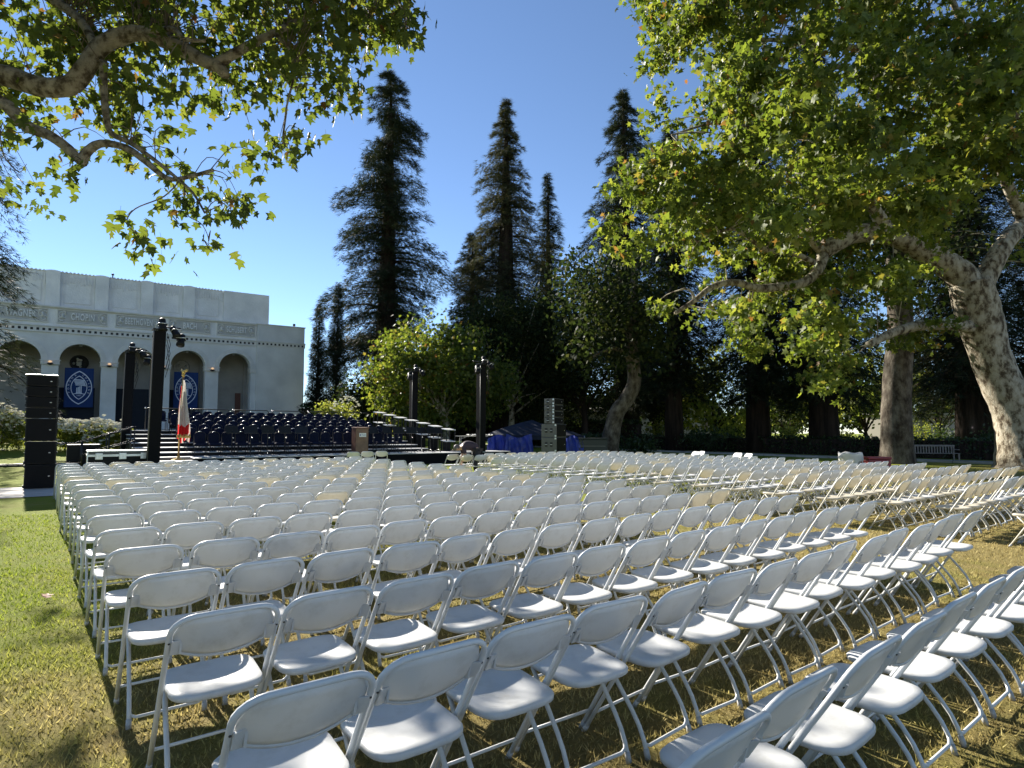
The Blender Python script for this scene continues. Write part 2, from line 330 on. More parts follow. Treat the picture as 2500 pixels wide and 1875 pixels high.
# ------------------------------------------------------------------ ground
def ground():
    xs = np.concatenate([np.linspace(-700, -60, 9), np.linspace(-50, 60, 45), np.linspace(75, 700, 9)])
    ys = np.concatenate([np.linspace(-200, -20, 5), np.linspace(-15, 80, 50), np.linspace(90, 900, 10)])
    V = []
    for Y in ys:
        for X in xs:
            w = W(X, Y); V.append((w.x, w.y, gz(w.x, w.y)))
    nx = len(xs); Fc = [(j * nx + i, j * nx + i + 1, (j + 1) * nx + i + 1, (j + 1) * nx + i) for j in range(len(ys) - 1) for i in range(nx - 1)]
    o = big_mesh('lawn', np.array(V), np.array(Fc), M['lawn'], smooth=True); tag(o, kind='structure')
ground()
def strip(name, mat, pts_l, pts_r, dz, kind='structure'):
    vs = []; n = len(pts_l)
    for (a, b_) in zip(pts_l, pts_r):
        for (X, Y) in (a, b_):
            w = W(X, Y); vs.append((w.x, w.y, gz(w.x, w.y) + dz))
    mb = MB(); mb.add(vs, [(2 * i, 2 * i + 1, 2 * i + 3, 2 * i + 2) for i in range(n - 1)])
    return tag(mb.build(name, mat), kind=kind)
# concrete walk that the left loudspeakers stand on, cut into slabs
walk = strip('concrete_walk', M['concrete'], [(x, 19.9) for x in np.linspace(-40, 0.4, 20)], [(x, 16.95) for x in np.linspace(-40, 0.4, 20)], 0.012)
# path behind the right-hand seats with kerb
strip('garden_path', M['asphalt'], [(36, y) for y in np.linspace(-20, 70, 30)], [(39.5, y) for y in np.linspace(-20, 70, 30)], 0.014)
k = MB()
for y in np.linspace(-20, 68, 45):
    w = W(35.85, y + 1); k.bbox((w.x, w.y, 0.055), (0.16, 1.96, 0.13), 0.015, 0, YAW)
tag(k.build('path_kerb', M['concrete']), kind='structure')
# grass blades where single blades can be seen
def grass():
    pts = []
    for (d0, d1, dens) in ((1.2, 2.6, 3400), (2.6, 4.2, 2300), (4.2, 6.5, 1200), (6.5, 10.5, 480)):
        area = (d1 - d0) * (d0 + d1) * 0.98
        n = int(area * dens); d = np.sqrt(RNG.uniform(d0 ** 2, d1 ** 2, n)); x = RNG.uniform(-0.98, 0.98, n) * d
        pts.append(np.stack([x, d], 1))
    p = np.concatenate(pts); n = len(p)
    ang = RNG.uniform(0, 2 * PI, n); hgt = RNG.uniform(0.018, 0.042, n); wid = RNG.uniform(0.0016, 0.0032, n) * (1 + p[:, 1] * 0.15)
    ln = RNG.uniform(0.2, 1.3, n) * hgt; la = RNG.uniform(0, 2 * PI, n)
    V = np.zeros((n, 3, 3)); V[:, 0, 0] = p[:, 0] - np.cos(ang) * wid; V[:, 0, 1] = p[:, 1] - np.sin(ang) * wid
    V[:, 1, 0] = p[:, 0] + np.cos(ang) * wid; V[:, 1, 1] = p[:, 1] + np.sin(ang) * wid
    V[:, 2, 0] = p[:, 0] + np.cos(la) * ln; V[:, 2, 1] = p[:, 1] + np.sin(la) * ln; V[:, 2, 2] = hgt
    o = big_mesh('grass_blades', V.reshape(-1, 3), np.arange(n * 3).reshape(-1, 3), M['blade'])
    tag(o, 'short mown grass, green at the left and dry among the near chairs', 'grass', kind='stuff')
grass()
# fallen leaves on the lawn
def leaf_outline():
    half = [(0.0, 0.0), (0.10, -0.02), (0.30, 0.02), (0.50, 0.16), (0.30, 0.26), (0.44, 0.44), (0.60, 0.62), (0.34, 0.62), (0.17, 0.66), (0.12, 0.86)]
    pts = half + [(0.0, 1.08)] + [(-x, y) for x, y in reversed(half[1:])]
    return pts
LEAF = leaf_outline()
def leaf_mesh(mat, curl=0.18):
    vs = [(0, 0.42, 0.0)] + [(x, y, -curl * (abs(x) ** 1.3) - 0.10 * (y - 0.42) ** 2 * 1.5 + 0.02 * random.uniform(-1, 1)) for x, y in LEAF]
    n = len(LEAF); mb = MB(); mb.add(vs, [(0, i + 1, (i + 1) % n + 1) for i in range(n)], 0, True)
    mb.tube([(0, 0.0, 0.0), (0.02, -0.22, -0.02), (0.05, -0.42, 0.03)], 0.010, 4)
    return mb.mesh('leaf', mat)
fl = leaf_mesh(M['fallen'], -0.25)
for i, (px, py, rz, lb) in enumerate([(112, 1476, 0.6, 'single orange fallen leaf lying on the green lawn at left'), (388, 1494, 2.0, 'orange fallen leaf on the grass under the second chair row at left')]):
    a = (py - 937.5) / F; dep = math.atan(a) - PITCH; d = H / math.tan(dep)
    q = P(px, py, d); o = link('fallen_leaf', fl); o.location = (q.x, q.y, 0.045); o.rotation_euler = (0.25, 0.2, rz); o.scale = (0.085, 0.085, 0.085)
    tag(o, lb, 'leaf', 'fallen leaves on the lawn')
# ------------------------------------------------------------------ folding chairs
TA = math.atan(0.634); SA, CA = math.sin(TA), math.cos(TA)
HW, YFOOT, LTOP = 0.204, 0.425, 0.910
def pl(x, l, n=0.0):                     # point on the leaning plane of the back frame, n = towards the sitter
    return Vector((x, YFOOT - l * SA + n * CA, l * CA + n * SA))
def chair_frame(mb, n=8, arc=5, r=0.0112):
    R = 0.085; pts = [pl(-HW, 0.012), pl(-HW, 0.4), pl(-HW, LTOP - R)]
    pts += [pl(-HW + R - R * math.cos(PI / 2 * i / arc), LTOP - R + R * math.sin(PI / 2 * i / arc)) for i in range(1, arc + 1)]
    pts += [pl(HW - R + R * math.sin(PI / 2 * i / arc), LTOP - R + R * math.cos(PI / 2 * i / arc)) for i in range(0, arc + 1)]
    pts += [pl(HW, 0.4), pl(HW, 0.012)]
    mb.tube(pts, r, n)
def chair_back(mb, nu=16, nv=6):
    front, rear = [], []
    for j in range(nv + 1):
        for i in range(nu + 1):
            u = -1 + 2 * i / nu; x = u * 0.190; ax = abs(x); R = 0.078
            lt = 0.903 if ax < 0.190 - R else 0.903 - R + math.sqrt(max(0, R * R - (ax - (0.190 - R)) ** 2)) * 0.97
            lb = 0.742 - 0.050 * (1 - u * u) ** 0.8
            t = j / nv; l = lb + (lt - lb) * t
            nn = 0.006 - 0.026 * (1 - u * u) * (0.5 + 0.5 * math.sin(PI * min(1, t + 0.25)))
            edge = 0.004 if j in (0, nv) else 0.0
            front.append(pl(x, l, nn + 0.005)); rear.append(pl(x, l, nn - 0.006 + edge))
    w = nu + 1; k = w * (nv + 1); fs = []
    for j in range(nv):
        for i in range(nu):
            a = j * w + i; fs.append((a, a + w, a + w + 1, a + 1)); fs.append((k + a, k + a + 1, k + a + w + 1, k + a + w))
    for i in range(nu): fs.append((i, i + 1, k + i + 1, k + i)); a = nv * w + i; fs.append((a + 1, a, k + a, k + a + 1))
    for j in range(nv): a = j * w; fs.append((a + w, a, k + a, k + a + w)); a = j * w + nu; fs.append((a, a + w, k + a + w, k + a))
    mb.add(front + rear, fs, 0, True)
def chair_back_rim(mb):
    pts = []
    for i in range(15):
        u = -1 + 2 * i / 14; pts.append(pl(u * 0.186, 0.742 - 0.050 * (1 - u * u) ** 0.8, 0.004 - 0.026 * (1 - u * u) * 0.85))
    mb.tube(pts, 0.0075, 5)
    for s in (-1, 1):                    # gussets that hold the panel to the frame
        a = [pl(s * 0.196, 0.728, -0.006), pl(s * 0.196, 0.80, -0.006), pl(s * 0.160, 0.80, -0.004), pl(s * 0.160, 0.722, -0.008)]
        b_ = [p + Vector((0, -0.012, -0.002)) for p in a[:2]] + [p + Vector((0, -0.002, 0)) for p in a[2:]]
        mb.add(a + b_, [(0, 1, 2, 3), (7, 6, 5, 4), (0, 4, 5, 1), (1, 5, 6, 2), (2, 6, 7, 3), (3, 7, 4, 0)])
        c0 = pl(s * 0.160, 0.726, -0.004); c1 = pl(s * 0.160, 0.80, -0.004); c2 = pl(s * 0.160, 0.738, -0.022)
        e = Vector((0.004, 0, 0)); mb.add([c0 - e, c1 - e, c2 - e, c0 + e, c1 + e, c2 + e], [(0, 1, 2), (5, 4, 3), (0, 3, 4, 1), (1, 4, 5, 2), (2, 5, 3, 0)])
def chair_seat(mb, n=28, rings=5):
    cx, cy, hx, hy = 0.0, 0.205, 0.187, 0.193
    def out(q, k):
        e = 2 / 4.6; c_, s_ = math.cos(q), math.sin(q)
        x = math.copysign(abs(c_) ** e, c_) * hx * k; y = math.copysign(abs(s_) ** e, s_) * hy * k
        x *= 1 + 0.05 * (y / hy) * k if y > 0 else 1.0 - 0.03 * abs(y / hy)
        return x, y
    def zt(x, y):
        return 0.440 - 0.016 * math.exp(-((x / 0.13) ** 2 + ((y + 0.02) / 0.13) ** 2)) - 0.10 * max(0, y - 0.15) ** 1.3 - 0.05 * max(0, -y - 0.16)
    vs = [(cx, cy, zt(0, 0))]; fs = []
    for r_ in range(1, rings + 1):
        k = (r_ / rings) ** 0.8 * 0.965
        for j in range(n):
            x, y = out(2 * PI * j / n, k); vs.append((cx + x, cy + y, zt(x, y) - (0.0 if r_ < rings else 0.002)))
    for z, k in ((-0.010, 1.0), (-0.026, 0.995), (-0.034, 0.93)):
        for j in range(n):
            x, y = out(2 * PI * j / n, k); vs.append((cx + x, cy + y, zt(x * 0.96, y * 0.96) + z))
    R_ = rings + 3
    for j in range(n): fs.append((0, 1 + j, 1 + (j + 1) % n))
    for r_ in range(R_ - 1):
        for j in range(n): a = 1 + r_ * n; fs.append((a + j, a + n + j, a + n + (j + 1) % n, a + (j + 1) % n))
    fs.append(tuple(1 + (R_ - 1) * n + j for j in range(n))[::-1])
    mb.add(vs, fs, 0, True)
def rear_leg(mb, s, n=8):
    pts = [(s * 0.172, 0.330, 0.408), (s * 0.172, 0.24, 0.300), (s * 0.172, 0.145, 0.188), (s * 0.172, 0.105, 0.132), (s * 0.172, 0.080, 0.080), (s * 0.172, 0.058, 0.012)]
    mb.tube(pts, 0.0105, n)
def front_bar(mb, n=6): mb.tube([pl(-HW, 0.135), pl(HW, 0.135)], 0.0075, n)
def rear_bar(mb, n=6):
    mb.tube([(-0.172, 0.082, 0.085), (-0.165, 0.074, 0.058), (-0.140, 0.070, 0.046), (0.140, 0.070, 0.046), (0.165, 0.074, 0.058), (0.172, 0.082, 0.085)], 0.0085, n)
def feet(mb, side):
    if side == 0:
        for s in (-1, 1): mb.tube([pl(s * HW, 0.0), pl(s * HW, 0.045)], [0.0145, 0.0125], 8)
    else: mb.tube([(side * 0.172, 0.056, 0.0), (side * 0.172, 0.068, 0.045)], [0.0145, 0.0125], 8)
def bolts(mb):
    for s in (-1, 1): mb.tube([pl(s * HW, 0.793, -0.0085), pl(s * HW, 0.793, -0.0135)], 0.0042, 8)
def chair_parts(kind):
    pm, fm = M['chair_' + kind], M['frame_' + kind]; out = []
    def one(name, fn, mat):
        mb = MB(); fn(mb); out.append((name, mb.mesh(name, mat)))
    mb = MB(); chair_frame(mb); k = len(mb.f); feet(mb, 0); k2 = len(mb.f); bolts(mb); mb.m = [0] * k + [1] * (k2 - k) + [2] * (len(mb.f) - k2)
    out.append(('frame', mb.mesh('frame', [fm, M['rubber'], M['bolt']])))
    one('backrest', chair_back, pm); one('backrest_rim', chair_back_rim, pm); one('seat', chair_seat, pm)
    
    for s in (-1, 1):
        mb = MB(); rear_leg(mb, s); k = len(mb.f); feet(mb, s); mb.m = [0] * k + [1] * (len(mb.f) - k); out.append(('leg', mb.mesh('leg', [fm, M['rubber']])))
    one('stretcher', front_bar, fm); one('stretcher', rear_bar, fm)
    return out
def chair_simple(kind, low=True):
    mb = MB(); chair_back(mb, 8, 3); chair_seat(mb, 14, 2); k = len(mb.f)
    chair_frame(mb, 6, 3); rear_leg(mb, -1, 5); rear_leg(mb, 1, 5); front_bar(mb, 4); rear_bar(mb, 4)
    mb.m = [0] * k + [1] * (len(mb.f) - k)
    return mb
PARTS = {k: chair_parts(k) for k in ('white', 'cream')}
SIMPLE_MB = {k: chair_simple(k) for k in ('white', 'cream')}
SIMPLE = {k: SIMPLE_MB[k].mesh('folding_chair', [M['chair_' + k], M['frame_' + k]]) for k in ('white', 'cream')}
def ordn(i):
    return f"{i}{'th' if 10 <= i % 100 <= 20 else {1: 'st', 2: 'nd', 3: 'rd'}.get(i % 10, 'th')}"
ROWY = [1.824, 2.725, 3.552, 4.396] + [4.396 + 0.886 * i for i in range(1, 14)]
OX = [0.625, 0.597, 0.539, 0.495, 0.464, 0.453, 0.436, 0.428, 0.400, 0.395, 0.350, 0.335, 0.300, 0.285, 0.268, 0.260, 0.247]
chairs = []    # (X, Y, row name parts, block, kind)
rc = random.Random(5)
creamL = {(9, 7), (9, 8), (11, 4), (8, 9), (8, 10), (16, 3), (16, 9), (16, 11), (15, 4), (12, 10), (10, 11), (10, 12), (9, 12), (9, 13), (13, 9), (16, 12), (16, 8), (7, 13), (8, 13), (3, 13), (3, 14), (12, 12), (11, 11), (16, 2)}
for r in range(-1, 17):
    Y = ROWY[r] if r >= 0 else 0.938
    for i in range(15):
        X = OX[max(r, 0)] + i * (0.4455 + 0.0165 * max(r, 0) / 16)
        if r < 0: X = 0.42 + i * 0.47
        if r < 0 and X < 0.85: continue
        kind = 'cream' if (r, i) in creamL or (r >= 5 and rc.random() < 0.035) else 'white'
        chairs.append((X, Y, r, i, 'left', kind))
    if r < 0: continue
    x0 = 10.30 + 0.10 * math.sin(r * 1.3) - (0.45 if r >= 13 else 0.0)
    for i in range(15 if r < 13 else 16):
        X = x0 + i * 0.462
        pc = 0.72 if r <= 3 and i < 9 else (0.45 if r <= 3 else 0.16)
        kind = 'cream' if rc.random() < pc or (i == 0 and r < 9) else 'white'
        chairs.append((X, Y, r, i, 'right', kind))
jit = random.Random(3); todo = []
for c in chairs:
    w = W(c[0] + jit.uniform(-0.010, 0.010), c[1] + jit.uniform(-0.022, 0.022))
    rz = YAW + jit.gauss(0, 0.030); q = proj(w.x, w.y, 0.6)
    if q is None or not (-120 < q[0] < 2640 and q[1] < 2300): continue
    if c[4] == 'right' and c[2] == 14 and c[3] == 0: continue
    todo.append((w.y, w, rz, c))
todo.sort(key=lambda t: t[0])
NPART, NIND = 150, 300
def place_chair(w, rz, kind, label, group, detailed, z=0.0):
    if detailed:
        t = empty('folding_chair', (w.x, w.y, z), rz)
        for nm, me in PARTS[kind]: link(nm, me, t)
    else:
        t = link('folding_chair', SIMPLE[kind]); t.location = (w.x, w.y, z); t.rotation_euler = (0, 0, rz)
    return tag(t, label, 'chair', group)
far = {'white': MB(), 'cream': MB()}
for n_, (d, w, rz, (X, Y, r, i, blk, kind)) in enumerate(todo):
    if n_ < NIND:
        rown = 'nearest partly cut off row' if r < 0 else f'{ordn(r + 1)} full row from the camera'
        lab = f'{kind} folding chair, {ordn(i + 1)} from left in {rown}, {blk} block'
        place_chair(w, rz, kind, lab, f'folding chairs in the {blk} block', n_ < NPART)
    else:
        T = Matrix.Translation((w.x, w.y, 0)) @ Matrix.Rotation(rz, 4, 'Z'); s = SIMPLE_MB[kind]; o = len(far['white'].v); fm = far['white']
        fm.v += [tuple(T @ Vector(p)) for p in s.v]; fm.f += [tuple(q + o for q in f) for f in s.f]
        off = 0 if kind == 'white' else 2; fm.m += [q + off for q in s.m]; fm.sm += s.sm
o = far['white'].build('folding_chair_rows', [M['chair_white'], M['frame_white'], M['chair_cream'], M['frame_cream']])
tag(o, 'far rows of white and cream folding chairs towards the stage and trees', 'chairs', kind='stuff')
for X, Y, lb in [(8.10, 19.45, 'lone white folding chair in front of the lectern, leftmost of three'), (8.68, 19.60, 'lone white folding chair before the stage, middle of three'), (9.27, 19.72, 'lone white folding chair before the stage, rightmost of three')]:
    place_chair(W(X, Y - 0.1), YAW * 0.35, 'white', lb, 'loose chairs before the stage', True)
for px, d, rz, lb in [(1698, 22.0, 1.99, 'white folding chair turned to face the sun, leftmost beside the right block'), (1712, 22.4, 1.75, 'white folding chair turned sideways, right behind another beside the right block'), (1800, 20.8, 1.95, 'bright white folding chair turned sideways, left one of a pair near the path'), (1826, 20.2, 1.8, 'bright white folding chair turned sideways, right one of a pair near the path')]:
    q = P(px, 1100, d); place_chair(q, rz, 'white', lb, 'chairs turned sideways at the right edge', True)
# ------------------------------------------------------------------ concert hall
def concert_hall():
    root = empty('concert_hall', W(0, 60, 1.4)); root.rotation_euler = (Matrix.Rotation(0.034, 3, 'X') @ Matrix.Rotation(YAW, 3, 'Z')).to_euler()
    tag(root, 'pale grey stucco concert hall with round arches and composer names', 'building')
    C0, SP, R, ZS = 1.42, 3.93, 1.385, 5.70; ks = list(range(-4, 4)); x_l = C0 - 4.5 * SP
    wall = MB(); n = 20
    for k in ks:
        cx = C0 + k * SP; xl, xr = cx - SP / 2, cx + SP / 2
        arc = [(cx - R * math.cos(PI * i / n), ZS + R * math.sin(PI * i / n)) for i in range(n + 1)]
        for i in range(n):
            (x0, z0), (x1, z1) = arc[i], arc[i + 1]
            wall.add([(x0, 0, z0), (x1, 0, z1), (x1, 0, 8.0), (x0, 0, 8.0)], [(0, 1, 2, 3)])
            wall.add([(x0, 0, z0), (x1, 0, z1), (x1, 0.75, z1), (x0, 0.75, z0)], [(0, 3, 2, 1)], 0, True)
        for (a, b_) in ((xl, cx - R), (cx + R, xr)): wall.add([(a, 0, ZS), (b_, 0, ZS), (b_, 0, 8.0), (a, 0, 8.0)], [(0, 1, 2, 3)])
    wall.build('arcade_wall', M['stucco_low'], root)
    for k in ks + [4]:                   # pillars between the arches
        x = C0 + (k - 0.5) * SP; p = MB(); p.bbox((x, 0.36, 2.64), (1.10, 0.78, 5.30), 0.03)
        p.bbox((x, 0.34, 0.25), (1.22, 0.90, 0.5), 0.03); po = p.build('pillar', M['stucco_low'], root)
        c = MB(); c.bbox((x, 0.34, 5.46), (1.24, 0.92, 0.34), 0.03); c.box((x, 0.34, 5.665), (1.36, 1.0, 0.06))
        for j in range(7): c.bbox((x - 0.5 + j * 0.166, -0.135, 5.45), (0.10, 0.05, 0.22), 0.015)
        c.build('capital', M['stucco_trim'], po)
        if k in ks:
            l = MB(); l.lathe([(0.16, 0), (0.22, 0.06), (0.10, 0.14), (0.02, 0.17)], 10, 0, Matrix.Translation((x, -0.28, 5.42)) @ Matrix.Rotation(PI, 4, 'X'))
            l.box((x, -0.2, 5.40), (0.06, 0.16, 0.05)); lo = l.build('wall_lamp', M['steel_dark'], root)
            g = MB(); g.lathe([(0.05, 0.0), (0.12, 0.04), (0.13, 0.09), (0.05, 0.15)], 10, 0, Matrix.Translation((x, -0.30, 5.46))); g.build('bulb', M['glow'], lo)
    for k in ks:
        cx = C0 + k * SP; a = MB(); R2 = 1.78
        for i in range(n):
            t0, t1 = PI * i / n, PI * (i + 1) / n
            for (ra, rb, y0) in ((R, R + 0.20, -0.10), (R + 0.20, R2, -0.06)):
                q = [(cx - r_ * math.cos(t), y, ZS + r_ * math.sin(t)) for y in (y0, 0.02) for (r_, t) in ((ra, t0), (rb, t0), (rb, t1), (ra, t1))]
                a.add(q, [(0, 1, 2, 3), (1, 5, 6, 2), (0, 3, 7, 4)])
        a.build('arch_moulding', M['stucco_trim'], root)
    inn = MB()                           # arcade: back wall, ceiling, floor, cross arches
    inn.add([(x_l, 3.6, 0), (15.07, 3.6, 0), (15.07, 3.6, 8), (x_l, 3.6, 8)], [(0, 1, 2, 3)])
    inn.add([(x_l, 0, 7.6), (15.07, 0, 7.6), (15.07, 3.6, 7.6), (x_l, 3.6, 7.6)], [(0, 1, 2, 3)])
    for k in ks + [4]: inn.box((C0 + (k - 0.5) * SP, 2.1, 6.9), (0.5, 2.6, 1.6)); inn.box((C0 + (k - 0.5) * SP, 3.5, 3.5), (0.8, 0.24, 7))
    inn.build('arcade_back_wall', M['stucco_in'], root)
    f = MB(); f.box((2, 1.0, -1.0), (44, 5.5, 2.0)); f.box((2, -2.2, -1.15), (44, 1.0, 1.9)); f.build('plinth', M['concrete'], root)
    fr = MB(); fr.box(((x_l + 15.07) / 2, 0.4, 9.03), (15.07 - x_l, 0.8, 2.06)); fr.build('frieze_wall', M['stucco'], root)
    names = {-4: 'MOZART', -3: 'HAYDN', -2: 'VERDI', -1: 'WAGNER', 0: 'CHOPIN', 1: 'BEETHOVEN', 2: 'BACH', 3: 'SCHUBERT'}
    for k in ks:
        cx = C0 + k * SP + 0.05; b_ = MB(); b_.box((cx, -0.005, 9.27), (3.26, 0.02, 1.02)); pn = b_.build('frieze_panel', M['frieze'], root)
        t = MB()
        for (x, z, dx, dz) in ((cx, 9.80, 3.4, 0.07), (cx, 8.74, 3.4, 0.07), (cx - 1.665, 9.27, 0.07, 0.99), (cx + 1.665, 9.27, 0.07, 0.99)): t.box((x, -0.04, z), (dx, 0.1, dz))
        t.build('panel_border', M['stucco_trim'], pn)
        for s in (-1, 1):                # carved mask and scroll at each end
            g = MB(); x = cx + s * 1.33
            for (dx, dz, rr) in ((0, .12, .26), (s * .08, -.22, .17), (-s * .1, .3, .13)):
                g.tube([(x + dx + rr * math.cos(q), -0.04, 9.27 + dz + rr * math.sin(q)) for q in np.linspace(0.3, 5.6, 12)], 0.045, 5)
            g.tube([(x - s * .12, -0.03, 9.10), (x + s * .02, -0.05, 9.25), (x - s * .02, -0.05, 9.5)], [0.05, 0.10, 0.06], 6)
            g.build('relief', M['stucco_trim'], pn)
        if k >= -1:
            me = text_mesh(names[k], 0.78, 0.06, spacing=1.12, bold=0.016); tm = MB(); mb_add_mesh(tm, me, Matrix.Translation((cx, -0.075, 9.27)) @ Matrix.Rotation(PI / 2, 4, 'X') @ Matrix.Diagonal((0.50 if len(names[k]) < 7 else 0.43, 1, 1, 1)))
            tm.build('lettering', M['letter'], pn); bpy.data.meshes.remove(me)
    tr = MB()
    for (z, dz, y, dy) in ((10.0, 0.12, 0.25, 0.9), (9.91, 0.08, 0.3, 0.8), (8.40, 0.10, 0.3, 0.85), (7.93, 0.08, 0.3, 0.80)): tr.box(((x_l + 15.07) / 2, y, z), (15.07 - x_l, dy, dz))
    tr.build('cornice', M['stucco_trim'], root)
    de = MB(); de.box(((x_l + 15.07) / 2, 0.35, 8.15), (15.07 - x_l, 0.82, 0.36)); de.build('dentil_band', M['stucco_trim'], root)
    dh = MB(); x = x_l + 0.2  # dark plates on the band paint the shade between dentils
    while x < 15.0: dh.box((x, -0.062, 8.13), (0.175, 0.012, 0.19)); x += 0.376
    x = 15.25
    while x < 19.55: dh.box((x, -0.362, 8.13), (0.175, 0.012, 0.19)); x += 0.376
    tag(dh.build('dentil_gap_shade', M['hole'], root), kind='stuff')
    # right wing
    wg = MB(); wg.box((17.335, 4.7, 5.0), (4.53, 10.0, 10.0)); wo_ = wg.build('wing', M['stucco_low'], root)
    wt = MB(); wt.box((17.335, 4.68, 10.03), (4.68, 10.1, 0.10)); wt.box((17.335, 4.66, 8.13), (4.66, 10.04, 0.36)); wt.box((17.335, 4.64, 8.37), (4.72, 10.1, 0.10)); wt.build('wing_cornice', M['stucco_trim'], wo_)
    rl = MB(); rl.bbox((18.72, 0.3, 10.32), (0.22, 0.2, 0.22), 0.02); rl.tube([(18.72, 0.3, 10.08), (18.72, 0.3, 10.25)], 0.04, 6); rl.build('roof_light', M['steel_dark'], wo_)
    # upper block
    up = MB(); up.box(((x_l + 16.3) / 2, 5.0, 11.42), (16.3 - x_l, 9.0, 3.10)); up.build('upper_wall', M['stucco'], root)
    px_ = []
    for k in range(-5, 4): px_.append((-0.56 + k * 3.27 + 0.0, 0.95))
    for (x, w_) in px_:
        if x < x_l: continue
        p = MB(); p.bbox((x, 0.40, 11.46), (w_, 0.40, 3.02), 0.03); poly = [(x - w_ / 2 + w_ * i / 8, 12.97 + 0.07 * math.sin(PI * i / 8)) for i in range(9)] + [(x + w_ / 2, 12.9), (x - w_ / 2, 12.9)]
        p.prism(poly[::-1], 0.205, 0.6); p.build('pilaster', M['stucco'], root)
    for k in range(-4, 4):
        xc = -0.56 + k * 3.27 + 1.63
        if xc < x_l + 1 or xc > 12: continue
        p = MB()
        for (x, z, dx, dz) in ((xc, 10.50, 1.75, 0.05), (xc - 0.87, 11.4, 0.05, 1.8), (xc + 0.87, 11.4, 0.04, 1.8)): p.box((x, 0.47, z), (dx * 1.0, 0.08, dz * (1.6 if dz < 0.1 else 1.0)))
        for j in range(12):
            x = xc - 1.10 + j * 0.2; p.box((x, 0.46, 12.45 - 0.10 * (j % 2)), (0.07, 0.10, 0.42 + 0.2 * (j % 3)))
        p.build('wall_panel', M['stucco'], root)
        s = MB()
        for j in range(9):
            x = xc - 1.04 + j * 0.26; s.prism([(x - 0.13 + 0.26 * i / 6, 12.93 + 0.11 * math.sin(PI * i / 6)) for i in range(7)][::-1], 0.42, 0.75)
        s.build('scalloped_parapet', M['stucco'], root)
    w2 = MB(); w2.box((14.2, 0.40, 11.47), (4.1, 0.24, 3.06)); w2.build('plain_panel', M['stucco'], root)
    sp = MB(); sp.tube([(3.45, 0.7, 12.95), (3.45, 0.7, 13.3)], 0.05, 6); sp.lathe([(0.09, 0), (0.12, .08), (0.04, .16)], 8, 0, Matrix.Translation((3.45, 0.7, 13.25))); sp.build('roof_fitting', M['steel_dark'], root)
    for k in (-1, 0, 1, 2):              # medallions, drapes
        cx = C0 + k * SP
        if k >= 0:
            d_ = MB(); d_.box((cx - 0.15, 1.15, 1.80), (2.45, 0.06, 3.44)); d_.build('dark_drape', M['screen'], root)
            e = MB(); Mt = Matrix.Translation((cx, 3.5, 5.75)) @ Matrix.Rotation(PI / 2, 4, 'X')
            e.lathe([(0.66, 0.0), (0.68, 0.10), (0.56, 0.14), (0.52, 0.06), (0.0, 0.05)], 24, 0, Mt); eo = e.build('medallion', M['hole'] if k == 0 else M['stucco_in'], root)
            rel = MB()
            for j in range(16 if k == 0 else 7):
                q = random.uniform(0, 6.28); r_ = random.uniform(0, 0.45); rel.lathe([(0.11, 0), (0.07, 0.05), (0.01, 0.07)], 7, 0, Mt @ Matrix.Translation((r_ * math.cos(q), r_ * math.sin(q), 0.06)))
            rel.build('relief', M['stucco_trim'] if k == 0 else M['stucco_in'], eo)
    d_ = MB(); d_.box((14.3, 3.45, 1.7), (0.5, 0.1, 3.4)); d_.build('door', M['brown_door'], root)
    for k in ks[1:]:
        s = MB(); s.lathe([(0.10, 0), (0.12, 0.1), (0.03, 0.16)], 8, 0, Matrix.Translation((C0 + k * SP, 0.7, 6.95))); s.build('ceiling_lamp', M['badge'], root)
    return root
hall = concert_hall()
def vesica(a, b_, th, n=28):
    def out(a, b_):
        R = (a * a + b_ * b_) / (2 * a); ph = math.asin(b_ / R)
        pts = [(a - R + R * math.cos(t), R * math.sin(t)) for t in np.linspace(-ph, ph, n)]
        return pts + [(-x, y) for x, y in pts[::-1]]
    return out(a, b_), out(a - th, b_ - th * 1.5)
